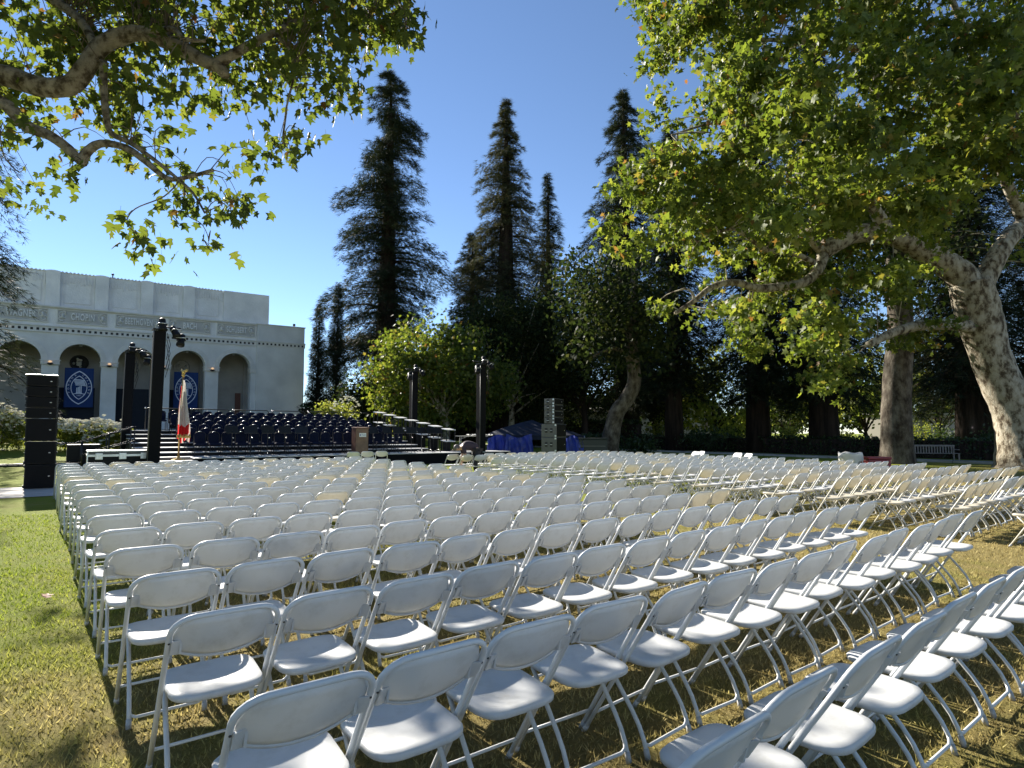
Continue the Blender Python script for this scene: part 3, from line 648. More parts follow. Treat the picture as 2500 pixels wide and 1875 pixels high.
def banner(cx, label):
    w_, h_, zc = 1.96, 3.26, 3.52; q = hall.rotation_euler.to_matrix(); off = q @ Vector((cx, 0.70, zc))
    root = empty('banner', hall.location + off); root.rotation_euler = hall.rotation_euler; tag(root, label, 'banner', 'blue banners hung in the arches')
    mb = MB(); nx, ny = 16, 20; vs = []
    def yy(x, z): return 0.020 * math.sin(x * 5 + z) + 0.012 * math.sin(z * 4 + x * 2)
    for j in range(ny + 1):
        for i in range(nx + 1): x = -w_ / 2 + w_ * i / nx; z = -h_ / 2 + h_ * j / ny; vs.append((x, yy(x, z), z))
    mb.add(vs, [(j * (nx + 1) + i, j * (nx + 1) + i + 1, (j + 1) * (nx + 1) + i + 1, (j + 1) * (nx + 1) + i) for j in range(ny) for i in range(nx)], 0, True)
    mb.build('cloth', M['banner'], root)
    e = MB(); Y0 = -0.05
    for (a, b_, th) in ((0.885, 1.40, 0.060), (0.560, 1.00, 0.050)):
        o1, o2 = vesica(a, b_, th); n = len(o1)
        for i in range(n):
            j = (i + 1) % n; e.add([(o1[i][0], Y0, o1[i][1]), (o1[j][0], Y0, o1[j][1]), (o2[j][0], Y0, o2[j][1]), (o2[i][0], Y0, o2[i][1])], [(0, 1, 2, 3)])
    for i in range(5):                   # swept flame-like strokes above the fluted column
        pts = [(-0.36 + 0.03 * i + 0.70 * t, 0.58 - 0.095 * i + 0.10 * math.sin(t * 2.4 + 0.4) * (1 - 0.15 * i) - 0.05 * t) for t in np.linspace(0, 1, 9)]
        for (x0, z0), (x1, z1) in zip(pts, pts[1:]):
            th = 0.036; e.add([(x0, Y0, z0 - th), (x1, Y0, z1 - th), (x1, Y0, z1 + th), (x0, Y0, z0 + th)], [(0, 1, 2, 3)])
    for i in range(4):
        x = -0.14 + i * 0.095; e.add([(x - 0.035, Y0, -0.42), (x + 0.035, Y0, -0.42), (x + 0.030, Y0, 0.02 + 0.05 * i), (x - 0.030, Y0, -0.02 + 0.05 * i)], [(0, 1, 2, 3)])
    e.add([(-0.22, Y0, -0.47), (0.22, Y0, -0.47), (0.2, Y0, -0.42), (-0.2, Y0, -0.42)], [(0, 1, 2, 3)])
    arcp = [(x, -0.55 + 0.07 * math.cos(x / 0.42 * PI / 2)) for x in np.linspace(-0.42, 0.42, 10)]
    for (x0, z0), (x1, z1) in zip(arcp, arcp[1:]): e.add([(x0, Y0, z0 - 0.025), (x1, Y0, z1 - 0.025), (x1, Y0, z1 + 0.025), (x0, Y0, z0 + 0.025)], [(0, 1, 2, 3)])
    tag(e.build('emblem', M['banner_print'], root), kind='stuff')
    t = MB(); RX = Matrix.Rotation(PI / 2, 4, 'X')
    def letters(word, a0, a1, side):
        a, b_ = 0.71, 1.20; R = (a * a + b_ * b_) / (2 * a); ph = math.asin(b_ / R)
        for ch, f in zip(word, np.linspace(a0, a1, len(word))):
            th = f * ph; x = a - R + R * math.cos(th); z = R * math.sin(th); ang = th - PI / 2 if side > 0 else PI / 2 - th
            x = x if side > 0 else -x
            me = text_mesh(ch, 0.21); mb_add_mesh(t, me, Matrix.Translation((x, Y0 - 0.002, z)) @ Matrix.Rotation(-ang if side > 0 else -ang, 4, 'Y') @ RX); bpy.data.meshes.remove(me)
    letters('POMONA', -0.28, 0.78, -1); letters('COLLEGE', 0.78, -0.30, 1)
    me = text_mesh('1887', 0.17); mb_add_mesh(t, me, Matrix.Translation((0, Y0 - 0.002, -0.66)) @ RX); bpy.data.meshes.remove(me)
    t.build('lettering', M['banner_print'], root)
banner(1.40, 'blue college banner with white seal left of the light towers')
banner(9.27, 'blue college banner with white seal behind the flags')
# ------------------------------------------------------------------ stage and risers
ZS0, TR, TP, Y0S = 0.50, 0.1625, 1.0625, 24.1
def rbox(mb, X0, X1, Y0, Y1, z0, z1, mi=0, bev=0.0):
    c = W((X0 + X1) / 2, (Y0 + Y1) / 2, (z0 + z1) / 2)
    (mb.bbox(c, (X1 - X0, Y1 - Y0, z1 - z0), bev, mi, YAW) if bev else mb.box(c, (X1 - X0, Y1 - Y0, z1 - z0), mi, YAW))
st = empty('stage', W(9, 26)); tag(st, 'low black stage with stepped risers in front of the hall', 'stage')
def child(mb, name, mats, root):
    o = mb.build(name, mats, root); o.matrix_parent_inverse = root.matrix_basis.inverted(); return o
mb = MB(); rbox(mb, 3.95, 18.2, 23.66, 25.0, 0.0, ZS0 - 0.03); rbox(mb, 2.5, 18.2, 24.1, 27.3, 0.0, ZS0 - 0.035); child(mb, 'skirt', M['black'], st)
for i in range(9):
    x0 = 3.95 + i * 1.583
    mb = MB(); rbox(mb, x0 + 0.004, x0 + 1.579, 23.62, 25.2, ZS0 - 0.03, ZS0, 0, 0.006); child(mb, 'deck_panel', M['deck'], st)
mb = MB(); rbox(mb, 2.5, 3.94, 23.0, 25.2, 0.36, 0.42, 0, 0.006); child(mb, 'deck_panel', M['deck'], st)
mb = MB(); rbox(mb, 2.52, 3.92, 23.05, 25.2, 0.0, 0.355); child(mb, 'skirt', M['black'], st)
for i in range(7):
    ya, yb, z = Y0S + i * TP + (0.35 if i == 0 else 0), Y0S + (i + 1) * TP + 0.02, ZS0 + i * TR + (0.02 if i == 0 else 0)
    mb = MB(); rbox(mb, 2.35, 14.3, ya, yb + 0.6, 0.02, z - 0.032); t = child(mb, 'riser_tier', M['deck_black'], st)
    for j in range(6):
        x0 = 2.33 + j * 2.0
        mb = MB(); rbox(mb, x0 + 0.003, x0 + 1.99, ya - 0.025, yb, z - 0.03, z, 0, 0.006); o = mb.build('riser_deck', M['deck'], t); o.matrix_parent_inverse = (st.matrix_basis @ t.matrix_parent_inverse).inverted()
# step units at the right end of the risers: two pale treads on posts each
for i in range(7):
    Xc, Yc, zu, zl = 15.5 - 0.12 * i, 25.25 + TP * i, 1.586 + 0.16 * i, 1.01 + 0.16 * i
    u = empty('choir_step', W(Xc, Yc, 0), YAW + 0.15)
    tag(u, f'black step frame with pale treads at right of stage, {ordn(i + 1)} from the front', 'step unit', 'step units at the right end of the risers')
    mb = MB()
    for sx in (-0.27, 0.27):
        for sy in (-0.2, 0.2): mb.box((sx, sy, zu / 2), (0.035, 0.035, zu - 0.04))
        mb.box((sx, 0, 0.55 * zl), (0.025, 0.4, 0.03))
    mb.build('frame', M['steel_dark'], u)
    for z in (zl, zu):
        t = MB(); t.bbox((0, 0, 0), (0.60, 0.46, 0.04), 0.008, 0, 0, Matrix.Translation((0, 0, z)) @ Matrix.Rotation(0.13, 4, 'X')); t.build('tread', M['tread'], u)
    p = MB(); p.box((0, 0.10, zl * 0.5), (0.5, 0.02, zl - 0.1)); p.build('skirt', M['deck_black'], u)
# back rail of the top tier
for j in range(6):
    x0 = 3.2 + j * 1.85; zr = ZS0 + 6 * TR
    r = MB(); y = Y0S + 7 * TP - 0.05; pts = []
    for q in [(x0, zr + 0.0), (x0, zr + 0.95), (x0 + 0.07, zr + 1.02), (x0 + 1.60, zr + 1.02), (x0 + 1.67, zr + 0.95), (x0 + 1.67, zr)]: pts.append(W(q[0], y, q[1]))
    r.tube(pts, 0.022, 6); r.tube([W(x0, y, zr + 0.55), W(x0 + 1.67, y, zr + 0.55)], 0.014, 6)
    o = r.build('guard_rail', M['steel_dark']); tag(o, f'black tube guard rail behind the top riser, {ordn(j + 1)} section from left', 'rail', 'guard rails behind the risers')
    c = MB(); c.lathe([(0.03, 0), (0.045, 0.03), (0.02, 0.06)], 8, 0, Matrix.Translation(W(x0 - 0.02, y, zr + 1.0))); c.build('rail_cap', M['badge'], o)
# side stairs with sloping hand rails at stage left
s = empty('stage_stairs', W(1.2, 25.8)); tag(s, 'black stairs with sloping tube handrails at left end of stage', 'stairs')
for i in range(4):
    mb = MB(); x0 = 0.9 + i * 0.36; z = 0.16 + i * 0.16; rbox(mb, x0, x0 + 0.40, 25.2, 26.4, z - 0.04 + gz(*W(x0, 26).xy), z + gz(*W(x0, 26).xy), 0, 0.005); child(mb, 'tread', M['deck_black'], s)
for Yr in (25.15, 26.45):
    mb = MB(); zz = [W(0.55, Yr, 1.02), W(2.3, Yr, 1.62)]; mb.tube(zz, 0.026, 6); mb.tube([W(0.75, Yr, 0.62), W(2.3, Yr, 1.1)], 0.022, 6)
    for X in (0.75, 1.5, 2.25): mb.tube([W(X, Yr, 0.05), W(X, Yr, 1.02 + (X - 0.55) * 0.343)], 0.02, 6)
    mb.tube([W(0.55, Yr, 1.02), W(0.0, Yr, 1.02), W(-0.08, Yr, 0.94), W(-0.08, Yr, 0.50), W(0.04, Yr, 0.38), W(0.75, Yr, 0.36)], 0.022, 6)
    child(mb, 'handrail', M['steel_dark'], s)
o = MB(); rbox(o, 0.35, 1.35, 26.9, 27.7, gz(*W(0.8, 27).xy), 0.95, 0, 0.02); tag(o.build('equipment_case', M['black_paint']), 'plain black equipment box behind the stage stairs rail', 'box')
# ------------------------------------------------------------------ blue stage chairs
def blue_chair_parts():
    out = []
    b_ = MB(); prof = []
    for t in np.linspace(0, 1, 11): prof.append((-0.195 + 0.39 * t, 0.46 + 0.44 * min(1, 0.80 + 0.2 * math.sin(PI * t) ** 0.55)))
    prof[0] = (-0.195, 0.80); prof[-1] = (0.195, 0.80)
    poly = [(-0.185, 0.48), (0.185, 0.48)] + prof[::-1]
    b_.prism(poly, -0.215, -0.165, 0, Matrix.Shear('XZ', 4, (0.0, 0.0))); out.append(('backrest', b_, M['navy']))
    s_ = MB(); s_.bbox((0, 0.02, 0.445), (0.42, 0.41, 0.075), 0.028); out.append(('seat', s_, M['navy']))
    f = MB(); f.tube([(-0.205, -0.20, 0.02), (-0.205, -0.195, 0.80)] + [(x * 1.05, -0.195, z + 0.012) for x, z in prof[1:-1]] + [(0.205, -0.195, 0.80), (0.205, -0.20, 0.02)], 0.012, 5); out.append(('frame', f, M['steel_dark']))
    h_ = MB(); h_.tube([(-0.055, -0.19, 0.905), (-0.03, -0.19, 0.925), (0.03, -0.19, 0.925), (0.055, -0.19, 0.905)], 0.009, 5); out.append(('handle', h_, M['alu']))
    for sx in (-1, 1):
        l = MB(); l.tube([(sx * 0.19, 0.20, 0.0), (sx * 0.195, 0.205, 0.41)], 0.012, 5); out.append(('leg', l, M['steel_dark']))
    return out
BP = [(n_, b_.mesh(n_, m_)) for n_, b_, m_ in blue_chair_parts()]
bs = MB(); mats = [M['navy'], M['steel_dark'], M['alu']]
for n_, b_, m_ in blue_chair_parts():
    k = len(bs.v); bs.v += b_.v; bs.f += [tuple(i + k for i in f) for f in b_.f]; bs.m += [mats.index(m_)] * len(b_.f); bs.sm += b_.sm
BS = bs.mesh('stage_chair', mats)
for r in range(7):
    zt = ZS0 + r * TR + (0.02 if r == 0 else 0); Yc = Y0S + r * TP + (0.72 if r == 0 else 0.62)
    n_c = 18
    for i in range(n_c):
        X = 4.33 + i * 0.487 + jit.uniform(-0.02, 0.02) - (0.55 if r == 6 else 0.12 * (r % 2))
        w = W(X, Yc + jit.uniform(-0.03, 0.03), zt); rz = YAW + PI + jit.gauss(0, 0.04)
        lab = f'navy padded stage chair, {ordn(i + 1)} from left in the {ordn(r + 1)} tier from the front'
        if r == 0:
            t = empty('stage_chair', w, rz)
            for nm, me in BP: link(nm, me, t)
        else:
            t = link('stage_chair', BS); t.location = w; t.rotation_euler = (0, 0, rz)
        tag(t, lab, 'chair', 'navy chairs on the stage risers')
# music stands in the front row
ms = []
b_ = MB(); b_.bbox((0, 0, 0), (0.50, 0.015, 0.32), 0.006, 0, 0, Matrix.Translation((0, 0.03, 1.02)) @ Matrix.Rotation(-0.45, 4, 'X')); b_.box((0, -0.05, 0.885), (0.50, 0.06, 0.012)); ms.append(('desk', b_.mesh('desk', M['steel_dark'])))
b_ = MB(); b_.tube([(0, 0, 0.12), (0, 0, 1.0)], 0.012, 6); ms.append(('pole', b_.mesh('pole', M['steel_dark'])))
b_ = MB()
for q in (0.3, 2.4, 4.5): b_.tube([(0, 0, 0.15), (0.24 * math.cos(q), 0.24 * math.sin(q), 0.0)], 0.010, 5)
ms.append(('tripod_base', b_.mesh('tripod_base', M['steel_dark'])))
b_ = MB(); b_.lathe([(0.015, 0), (0.022, 0.02), (0.015, 0.04)], 8, 0, Matrix.Translation((0.03, 0, 0.70)) @ Matrix.Rotation(PI / 2, 4, 'Y')); ms.append(('clamp_knob', b_.mesh('clamp_knob', M['badge'])))
for i, X in enumerate([5.3, 6.0, 6.6, 7.3, 7.9, 11.1, 11.7, 12.3, 12.9, 13.5, 13.9, 14.4]):
    t = empty('music_stand', W(X, 24.22 + 0.12 * (i % 2), ZS0), YAW + jit.uniform(-0.3, 0.3))
    for nm, me in ms: link(nm, me, t)
    side = 'left of' if X < 9 else 'right of'; k = i + 1 if X < 9 else i - 4
    tag(t, f'black music stand at stage front {side} the lectern, {ordn(k)} from left there', 'music stand', 'music stands along the stage front')
# lectern
le = empty('lectern', W(10.35, 24.05, ZS0 + 0.0), YAW); tag(le, 'brown wooden lectern with white name plate at the stage front', 'lectern')
b_ = MB(); b_.bbox((0, 0.0, 0.55), (0.56, 0.46, 1.10), 0.012); b_.build('body', M['wood'], le)
b_ = MB(); b_.bbox((0, -0.236, 0.56), (0.44, 0.014, 0.92), 0.004); b_.build('front_panel', M['wood'], le)
b_ = MB(); b_.bbox((-0.284, 0, 0.55), (0.012, 0.42, 1.06), 0.003); b_.build('side_panel', M['wood_red'], le)
b_ = MB(); b_.bbox((0, 0.02, 1.125), (0.62, 0.52, 0.04), 0.01, 0, 0, Matrix.Rotation(0.05, 4, 'X')); b_.build('top', M['wood_red'], le)
b_ = MB(); b_.bbox((0.01, -0.250, 0.815), (0.31, 0.008, 0.165), 0.002); pn = b_.build('name_plate', M['white_sign'], le)
b_ = MB(); b_.lathe([(0.030, 0), (0.030, 0.003)], 14, 0, Matrix.Translation((-0.095, -0.255, 0.815)) @ Matrix.Rotation(PI / 2, 4, 'X') @ Matrix.Diagonal((0.72, 1.25, 1, 1))); b_.build('seal', M['blue_print'], pn)
tm = MB()
for tx, z in (('Pomona', 0.838), ('College', 0.792)):
    me = text_mesh(tx, 0.058); mb_add_mesh(tm, me, Matrix.Translation((0.055, -0.2555, z)) @ Matrix.Rotation(PI / 2, 4, 'X')); bpy.data.meshes.remove(me)
tm.build('lettering', M['blue_print'], pn)
b_ = MB(); b_.tube([(-0.12, 0.05, 1.14), (-0.13, -0.02, 1.28), (-0.14, -0.10, 1.30)], 0.006, 5); b_.build('microphone', M['steel_dark'], le)
# ------------------------------------------------------------------ light towers
def light_tower(X, Y, label, lean, h=4.82, arm=1):
    t = empty('light_tower', W(X, Y, 0), YAW); tag(t, label, 'light tower', 'black clad light towers at the stage corners')
    b_ = MB(); b_.bbox((0, 0, 0.03), (0.9, 0.9, 0.06), 0.01); b_.build('base_plate', M['steel_dark'], t)
    b_ = MB(); b_.bbox((0, 0, h / 2), (0.345, 0.345, h - 0.12), 0.012); b_.build('cloth_sleeve', M['black'], t)
    b_ = MB()
    for sx in (-1, 1):
        for sy in (-1, 1): b_.tube([(sx * 0.15, sy * 0.15, 0.06), (sx * 0.15, sy * 0.15, h)], 0.022, 6)
    b_.build('truss_chords', M['alu'], t)
    b_ = MB(); b_.tube([(-0.178, -0.178, 0.06), (-0.178, -0.178, h - 0.06)], 0.016, 6); b_.build('lit_edge_pole', M['grey_side'], t)  # grey pole added to give the sleeve its thin light edge
    b_ = MB(); b_.box((0, 0, h), (0.42, 0.42, 0.04)); b_.tube([(-0.55 if arm < 0 else -0.06, -0.05, h + 0.10), (0.60, -0.05, h + 0.10)], 0.025, 8); b_.tube([(0, -0.05, h), (0, -0.05, h + 0.1)], 0.03, 6); b_.build('crossbar', M['steel_dark'], t)
    for (x, z, a, q) in ((0.42, -0.05, 0.9, 0.5), (-0.35 if arm < 0 else 0.62, -0.30, 1.1, -0.4), (0.05, 0.16, 1.3, 0.2)):
        Mt = Matrix.Translation((x, -0.16, h + z)) @ Matrix.Rotation(q, 4, 'Z') @ Matrix.Rotation(a + PI / 2, 4, 'X')
        g = MB(); g.lathe([(0.06, -0.22), (0.105, -0.18), (0.11, 0.10), (0.13, 0.16), (0.13, 0.22)], 12, 0, Mt); g.box((0, 0, -0.02), (0.28, 0.03, 0.10), 0, 0, Mt); lo = g.build('spotlight', M['black_paint'], t)
        y = MB(); y.tube([Mt @ Vector((-0.15, 0, 0)), Mt @ Vector((-0.15, 0.16, 0.02)), Mt @ Vector((0.15, 0.16, 0.02)), Mt @ Vector((0.15, 0, 0))], 0.012, 5); y.build('yoke', M['badge'], lo)
    b_ = MB()
    for j in range(3): b_.tube([(0.19, -0.19, h - 0.1 - 0.2 * j), (0.30, -0.26, h - 0.5 - 0.3 * j), (0.2, -0.2, h - 1.0 - 0.3 * j)], 0.010, 5)
    b_.build('cables', M['rubber'] if False else M['steel_dark'], t)
    for q in range(4): pass
    t.rotation_euler = (lean, 0, YAW)
    return t
light_tower(2.56, 22.5, 'tall black light tower beside the flags and road case', 0.0)
light_tower(2.35, 29.75, 'shorter looking black light tower behind the stage stairs', 0.0)
light_tower(16.55, 23.9, 'black light tower beside the folding table, right of stage', 0.0, arm=-1)
light_tower(15.70, 29.3, 'black light tower behind the pale steps at stage right', 0.0, arm=-1)
# ------------------------------------------------------------------ loudspeakers
def speaker(loc, rz, w_, d_, h_, label, group, grey=False):
    t = empty('loudspeaker', loc, rz); tag(t, label, 'loudspeaker', group)
    b_ = MB(); b_.bbox((0, 0, h_ / 2), (w_, d_, h_ - 0.012), 0.012); b_.build('cabinet', M['grey_side'] if grey else M['black_paint'], t)
    g = MB(); g.bbox((0, -d_ / 2 - 0.008, h_ / 2), (w_ - 0.05, 0.02, h_ - 0.05), 0.006); g.build('grille', M['grille'], t)
    l = MB(); l.lathe([(0.018, 0), (0.018, 0.004)], 12, 0, Matrix.Translation((w_ * 0.29, -d_ / 2 - 0.018, h_ * 0.5)) @ Matrix.Rotation(PI / 2, 4, 'X') @ Matrix.Diagonal((1.3, 0.7, 1, 1))); l.build('badge', M['badge'], t)
    for sx in (-1, 1):
        for z in (0.05, h_ - 0.05):
            r = MB(); r.box((sx * (w_ / 2 + 0.010), -d_ / 2 + 0.04, z), (0.022, 0.07, 0.07)); r.build('rigging_plate', M['alu'] if grey else M['steel_dark'], t)
        if h_ < 0.4: r = MB(); r.box((sx * (w_ / 2 + 0.006), 0.05, h_ / 2), (0.012, d_ * 0.66, h_ * 0.75)); r.build('side_plate', M['grey_side'] if grey else M['steel_dark'], t)
        hs_ = [(-0.12, 0), (0.13, 0)] if h_ > 0.4 else [(0.05, 0)]
        for (yy, _) in hs_:
            p = MB(); p.box((sx * (w_ / 2 + 0.0045), yy, h_ / 2), (0.006 if h_ > 0.4 else 0.030, 0.12, min(0.20, h_ * 0.7))); hd = p.build('handle_pocket', M['hole'], t)
            q = MB(); q.tube([(sx * (w_ / 2 + 0.016), yy - 0.055, h_ / 2), (sx * (w_ / 2 + 0.016), yy + 0.055, h_ / 2)], 0.013, 6); q.build('handle', M['alu'] if grey else M['steel_dark'], hd)
    return t
lev = [0.02, 0.625, 1.20, 1.785, 2.055, 2.325, 2.595]
hts = [0.60, 0.57, 0.58, 0.265, 0.265, 0.265, 0.265]
nm = ['lowest black bass loudspeaker', 'middle black bass loudspeaker', 'upper black bass loudspeaker', 'lowest slim black loudspeaker', 'second lowest slim black loudspeaker', 'second highest slim black loudspeaker', 'topmost slim black loudspeaker']
pL = P(73, 1195, 14.95)
for z, h_, n_ in zip(lev, hts, nm):
    speaker((pL.x - 0.012 * z, pL.y + 0.3 - 0.030 * z, z), 0.64, 0.62, 0.62, h_, n_ + ' in the tall stack at left', 'loudspeakers stacked at the left')
b_ = MB(); b_.bbox((pL.x - 0.035, pL.y + 0.21, 2.885), (0.655, 0.655, 0.022), 0.006, 0, 0.64); tag(b_.build('stack_cover', M['alu']), 'flat bright metal plate lying on the left loudspeaker stack', 'plate')
pR = P(1352, 1100, 25.4)
lev2 = [0.02, 0.64, 1.26, 1.83, 2.10, 2.37, 2.64]
for i, (z, h_) in enumerate(zip(lev2, [0.61, 0.61, 0.56, 0.265, 0.265, 0.265, 0.265])):
    n_ = ['lowest', 'middle', 'upper', 'lowest', 'second lowest', 'second highest', 'topmost'][i]
    speaker((pR.x, pR.y, z), 0.98, 0.84 if i < 3 else 0.78, 0.74 if i < 3 else 0.50, h_, f"{n_} {'grey sided bass' if i < 3 else 'slim'} loudspeaker in the stack before blue tarps", 'loudspeakers stacked at the right', True)
# road case
rcs = empty('road_case', W(1.72, 23.2, 0.02), YAW); tag(rcs, 'black road case with silver edges and latches by the stage stairs', 'road case')
b_ = MB(); b_.bbox((0, 0, 0.34), (1.80, 0.75, 0.60), 0.01); b_.build('body', M['black_paint'], rcs)
b_ = MB(); b_.bbox((0, 0, 0.735), (1.80, 0.75, 0.14), 0.01); b_.build('lid', M['grey_side'], rcs)
b_ = MB()
for z in (0.05, 0.640, 0.675, 0.80): b_.box((0, -0.378, z), (1.82, 0.012, 0.03)); b_.box((0, 0.378, z), (1.82, 0.012, 0.03))
for sx in (-1, 1):
    b_.box((sx * 0.905, 0, 0.66), (0.012, 0.76, 0.05)); b_.box((sx * 0.90, -0.377, 0.42), (0.035, 0.016, 0.78)); b_.box((sx * 0.905, 0, 0.80), (0.012, 0.76, 0.03))
b_.box((0, 0, 0.812), (1.82, 0.76, 0.010)); b_.build('edge_trim', M['alu'], rcs)
for x in (-0.60, 0.03, 0.62):
    b_ = MB(); b_.bbox((x, -0.390, 0.635), (0.20, 0.016, 0.21), 0.012); lt = b_.build('latch', M['alu'], rcs)
    q = MB(); q.bbox((x, -0.402, 0.66), (0.10, 0.014, 0.03), 0.004); q.box((x - 0.045, -0.402, 0.62), (0.02, 0.012, 0.1)); q.box((x + 0.045, -0.402, 0.62), (0.02, 0.012, 0.1)); q.build('latch_hasp', M['badge'], lt)
for sx in (-0.75, 0.75):
    for sy in (-0.25, 0.25): b_ = MB(); b_.tube([(sx - 0.02, sy, 0.02), (sx + 0.02, sy, 0.02)], 0.04, 10); b_.build('caster', M['steel_dark'], rcs)
# flags on floor stands
def drape(mb, x0, w_, ztop, zbot, folds, amp, seed, mi_rows, y0=0.0, taper=0.25):
    rr = random.Random(seed); nx, nz = folds * 4, 26; ph = rr.uniform(0, 6); vs = []
    for j in range(nz + 1):
        t = j / nz; z = ztop + (zbot - ztop) * t; k = taper + (1 - taper) * min(1, t * 1.35) ** 0.8
        for i in range(nx + 1):
            u = i / nx; zz = z - 0.18 * t * abs(math.sin(u * 5 + ph)) * (zbot < ztop)
            vs.append((x0 + (u - 0.15) * w_ * k + 0.01 * math.sin(9 * t + u * 7), y0 + amp * k * math.sin(u * folds * 2 * PI + ph + 0.7 * t), zz))
    for j in range(nz):
        for i in range(nx):
            a = j * (nx + 1) + i; mb.add([vs[a], vs[a + 1], vs[a + nx + 2], vs[a + nx + 1]], [(0, 1, 2, 3)], mi_rows(j / nz, i / nx), True)
pf = P(434, 1122, 21.2); zf = 0.42
def flag(loc, label, kind):
    t = empty('flag', loc, 0.1); tag(t, label, 'flag', 'flags on floor stands')
    b_ = MB(); b_.tube([(0, 0, 0.02), (0.03, 0, 3.02)], 0.018, 8); b_.build('pole', M['wood'] if kind else M['gold'], t)
    b_ = MB(); b_.lathe([(0.24, 0), (0.22, 0.03), (0.05, 0.06), (0.03, 0.14)], 16); b_.build('base', M['gold'], t)
    b_ = MB(); Mt = Matrix.Translation((0.03, 0, 3.0))
    b_.lathe([(0.012, 0), (0.045, 0.05), (0.02, 0.10)], 10, 0, Mt)
    b_.tube([Mt @ Vector(q) for q in ((0, 0, 0.09), (0.01, 0, 0.17), (-0.03, 0, 0.23), (-0.07, 0, 0.22))], [0.03, 0.05, 0.03, 0.008], 7)
    for s in (-1, 1): b_.tube([Mt @ Vector(q) for q in ((0.02, 0, 0.18), (0.02 + 0.06 * s, 0.02, 0.24), (0.05 + 0.11 * s, 0.03, 0.30))], [0.03, 0.028, 0.004], 6)
    b_.build('eagle_finial', M['gold'], t)
    c = MB()
    if kind == 0:
        drape(c, 0.02, 0.33, 2.88, 0.95, 3, 0.06, 4, lambda v, u: 1 if v > 0.80 else 0); c.build('cloth', [M['flag_white'], M['flag_red']], t)
    else:
        drape(c, -0.03, 0.44, 2.70, 0.78, 4, 0.08, 9, lambda v, u: 2 if (v < 0.36 and u > 0.6) else int((u * 9 + v * 2) % 2)); c.build('cloth', [M['flag_red'], M['flag_white'], M['flag_blue']], t)
    fr_ = MB()
    for i in range(14): x = -0.05 + i * 0.032; fr_.tube([(x, -0.05 + 0.06 * math.sin(i), 0.90 + 0.03 * math.sin(i * 2)), (x + 0.01, -0.05, 0.80)], 0.016, 5)
    fr_.build('fringe', M['fringe'], t)
flag((pf.x, pf.y, zf), 'white state flag with red lower band hanging furled on a pole', 0)
flag((pf.x - 0.16, pf.y + 0.35, zf), 'red and white striped flag furled on the pole behind', 1)
# ------------------------------------------------------------------ table, tent, tarps at stage right
tb = empty('folding_table', W(16.7, 24.95, ZS0), YAW - 0.45); tag(tb, 'beige folding table on tube legs right of the stage', 'table')
b_ = MB(); b_.bbox((0, 0, 0.745), (1.55, 0.72, 0.035), 0.008); b_.build('table_top', M['table_top'], tb)
for sx in (-0.58, 0.58):
    for sy in (-0.28, 0.28): b_ = MB(); b_.tube([(sx, sy, 0), (sx, sy, 0.2), (sx * 0.96, sy, 0.73)], 0.014, 6); b_.build('leg', M['alu'], tb)
    b_ = MB(); b_.tube([(sx, -0.28, 0.22), (sx, 0.28, 0.22)], 0.012, 6); b_.tube([(sx * 0.97, 0, 0.6), (sx * 0.4, 0, 0.72)], 0.009, 5); b_.build('brace', M['alu'], tb)
tw = tb.matrix_basis
for i in range(5):
    b_ = MB(); vs = []
    for j in range(8):
        for k in range(8): vs.append((-0.14 + 0.04 * j + jit.uniform(-.012, .012), -0.11 + 0.032 * k, jit.uniform(0.0, 0.055 + 0.03 * math.sin(j))))
    b_.add(vs, [(j * 8 + k, j * 8 + k + 1, (j + 1) * 8 + k + 1, (j + 1) * 8 + k) for j in range(7) for k in range(7)], 0, True)
    o = b_.build('paper_pile', M['paper']); o.location = W(16.55 + 0.24 * i, 24.9 - 0.11 * i, ZS0 + 0.775); o.rotation_euler = (0, 0, YAW + i)
    tag(o, f'crumpled white papers on the folding table, {ordn(i + 1)} heap from left', 'papers', 'paper heaps on the folding table')
tn = empty('canopy_tent', P(1300, 1100, 34.5)); tn.location.z = 0.15; tag(tn, 'low navy canopy tent behind the right loudspeakers', 'tent')
c = MB(); w_, h0, hp, a_ = 2.7, 1.12, 1.45, 0.25; n = 10; vs = []
for j in range(n + 1):
    for i in range(n + 1):
        u, v = -1 + 2 * i / n, -1 + 2 * j / n; m_ = max(abs(u), abs(v)); z = h0 + hp * (1 - m_) ** 0.85 * 0.62 - 0.10 * math.sin(3 * u) * (1 - m_) - 0.12 * (abs(u * v) < 0.3) * (1 - abs(u)) * m_
        vs.append((u * w_, v * w_, z))
c.add(vs, [(j * (n + 1) + i, j * (n + 1) + i + 1, (j + 1) * (n + 1) + i + 1, (j + 1) * (n + 1) + i) for j in range(n) for i in range(n)], 0, True); co = c.build('canopy', M['tent'], tn)
v_ = MB()
for s in (-1, 1): v_.box((0, s * w_, h0 - 0.10), (2 * w_, 0.02, 0.24)); v_.box((s * w_, 0, h0 - 0.10), (0.02, 2 * w_, 0.24))
v_.build('valance', M['tent'], tn)
for sx in (-1, 1):
    for sy in (-1, 1): b_ = MB(); b_.tube([(sx * 2.7, sy * 2.7, -0.15), (sx * 2.7, sy * 2.7, h0)], 0.03, 6); b_.build('leg', M['alu'], tn)
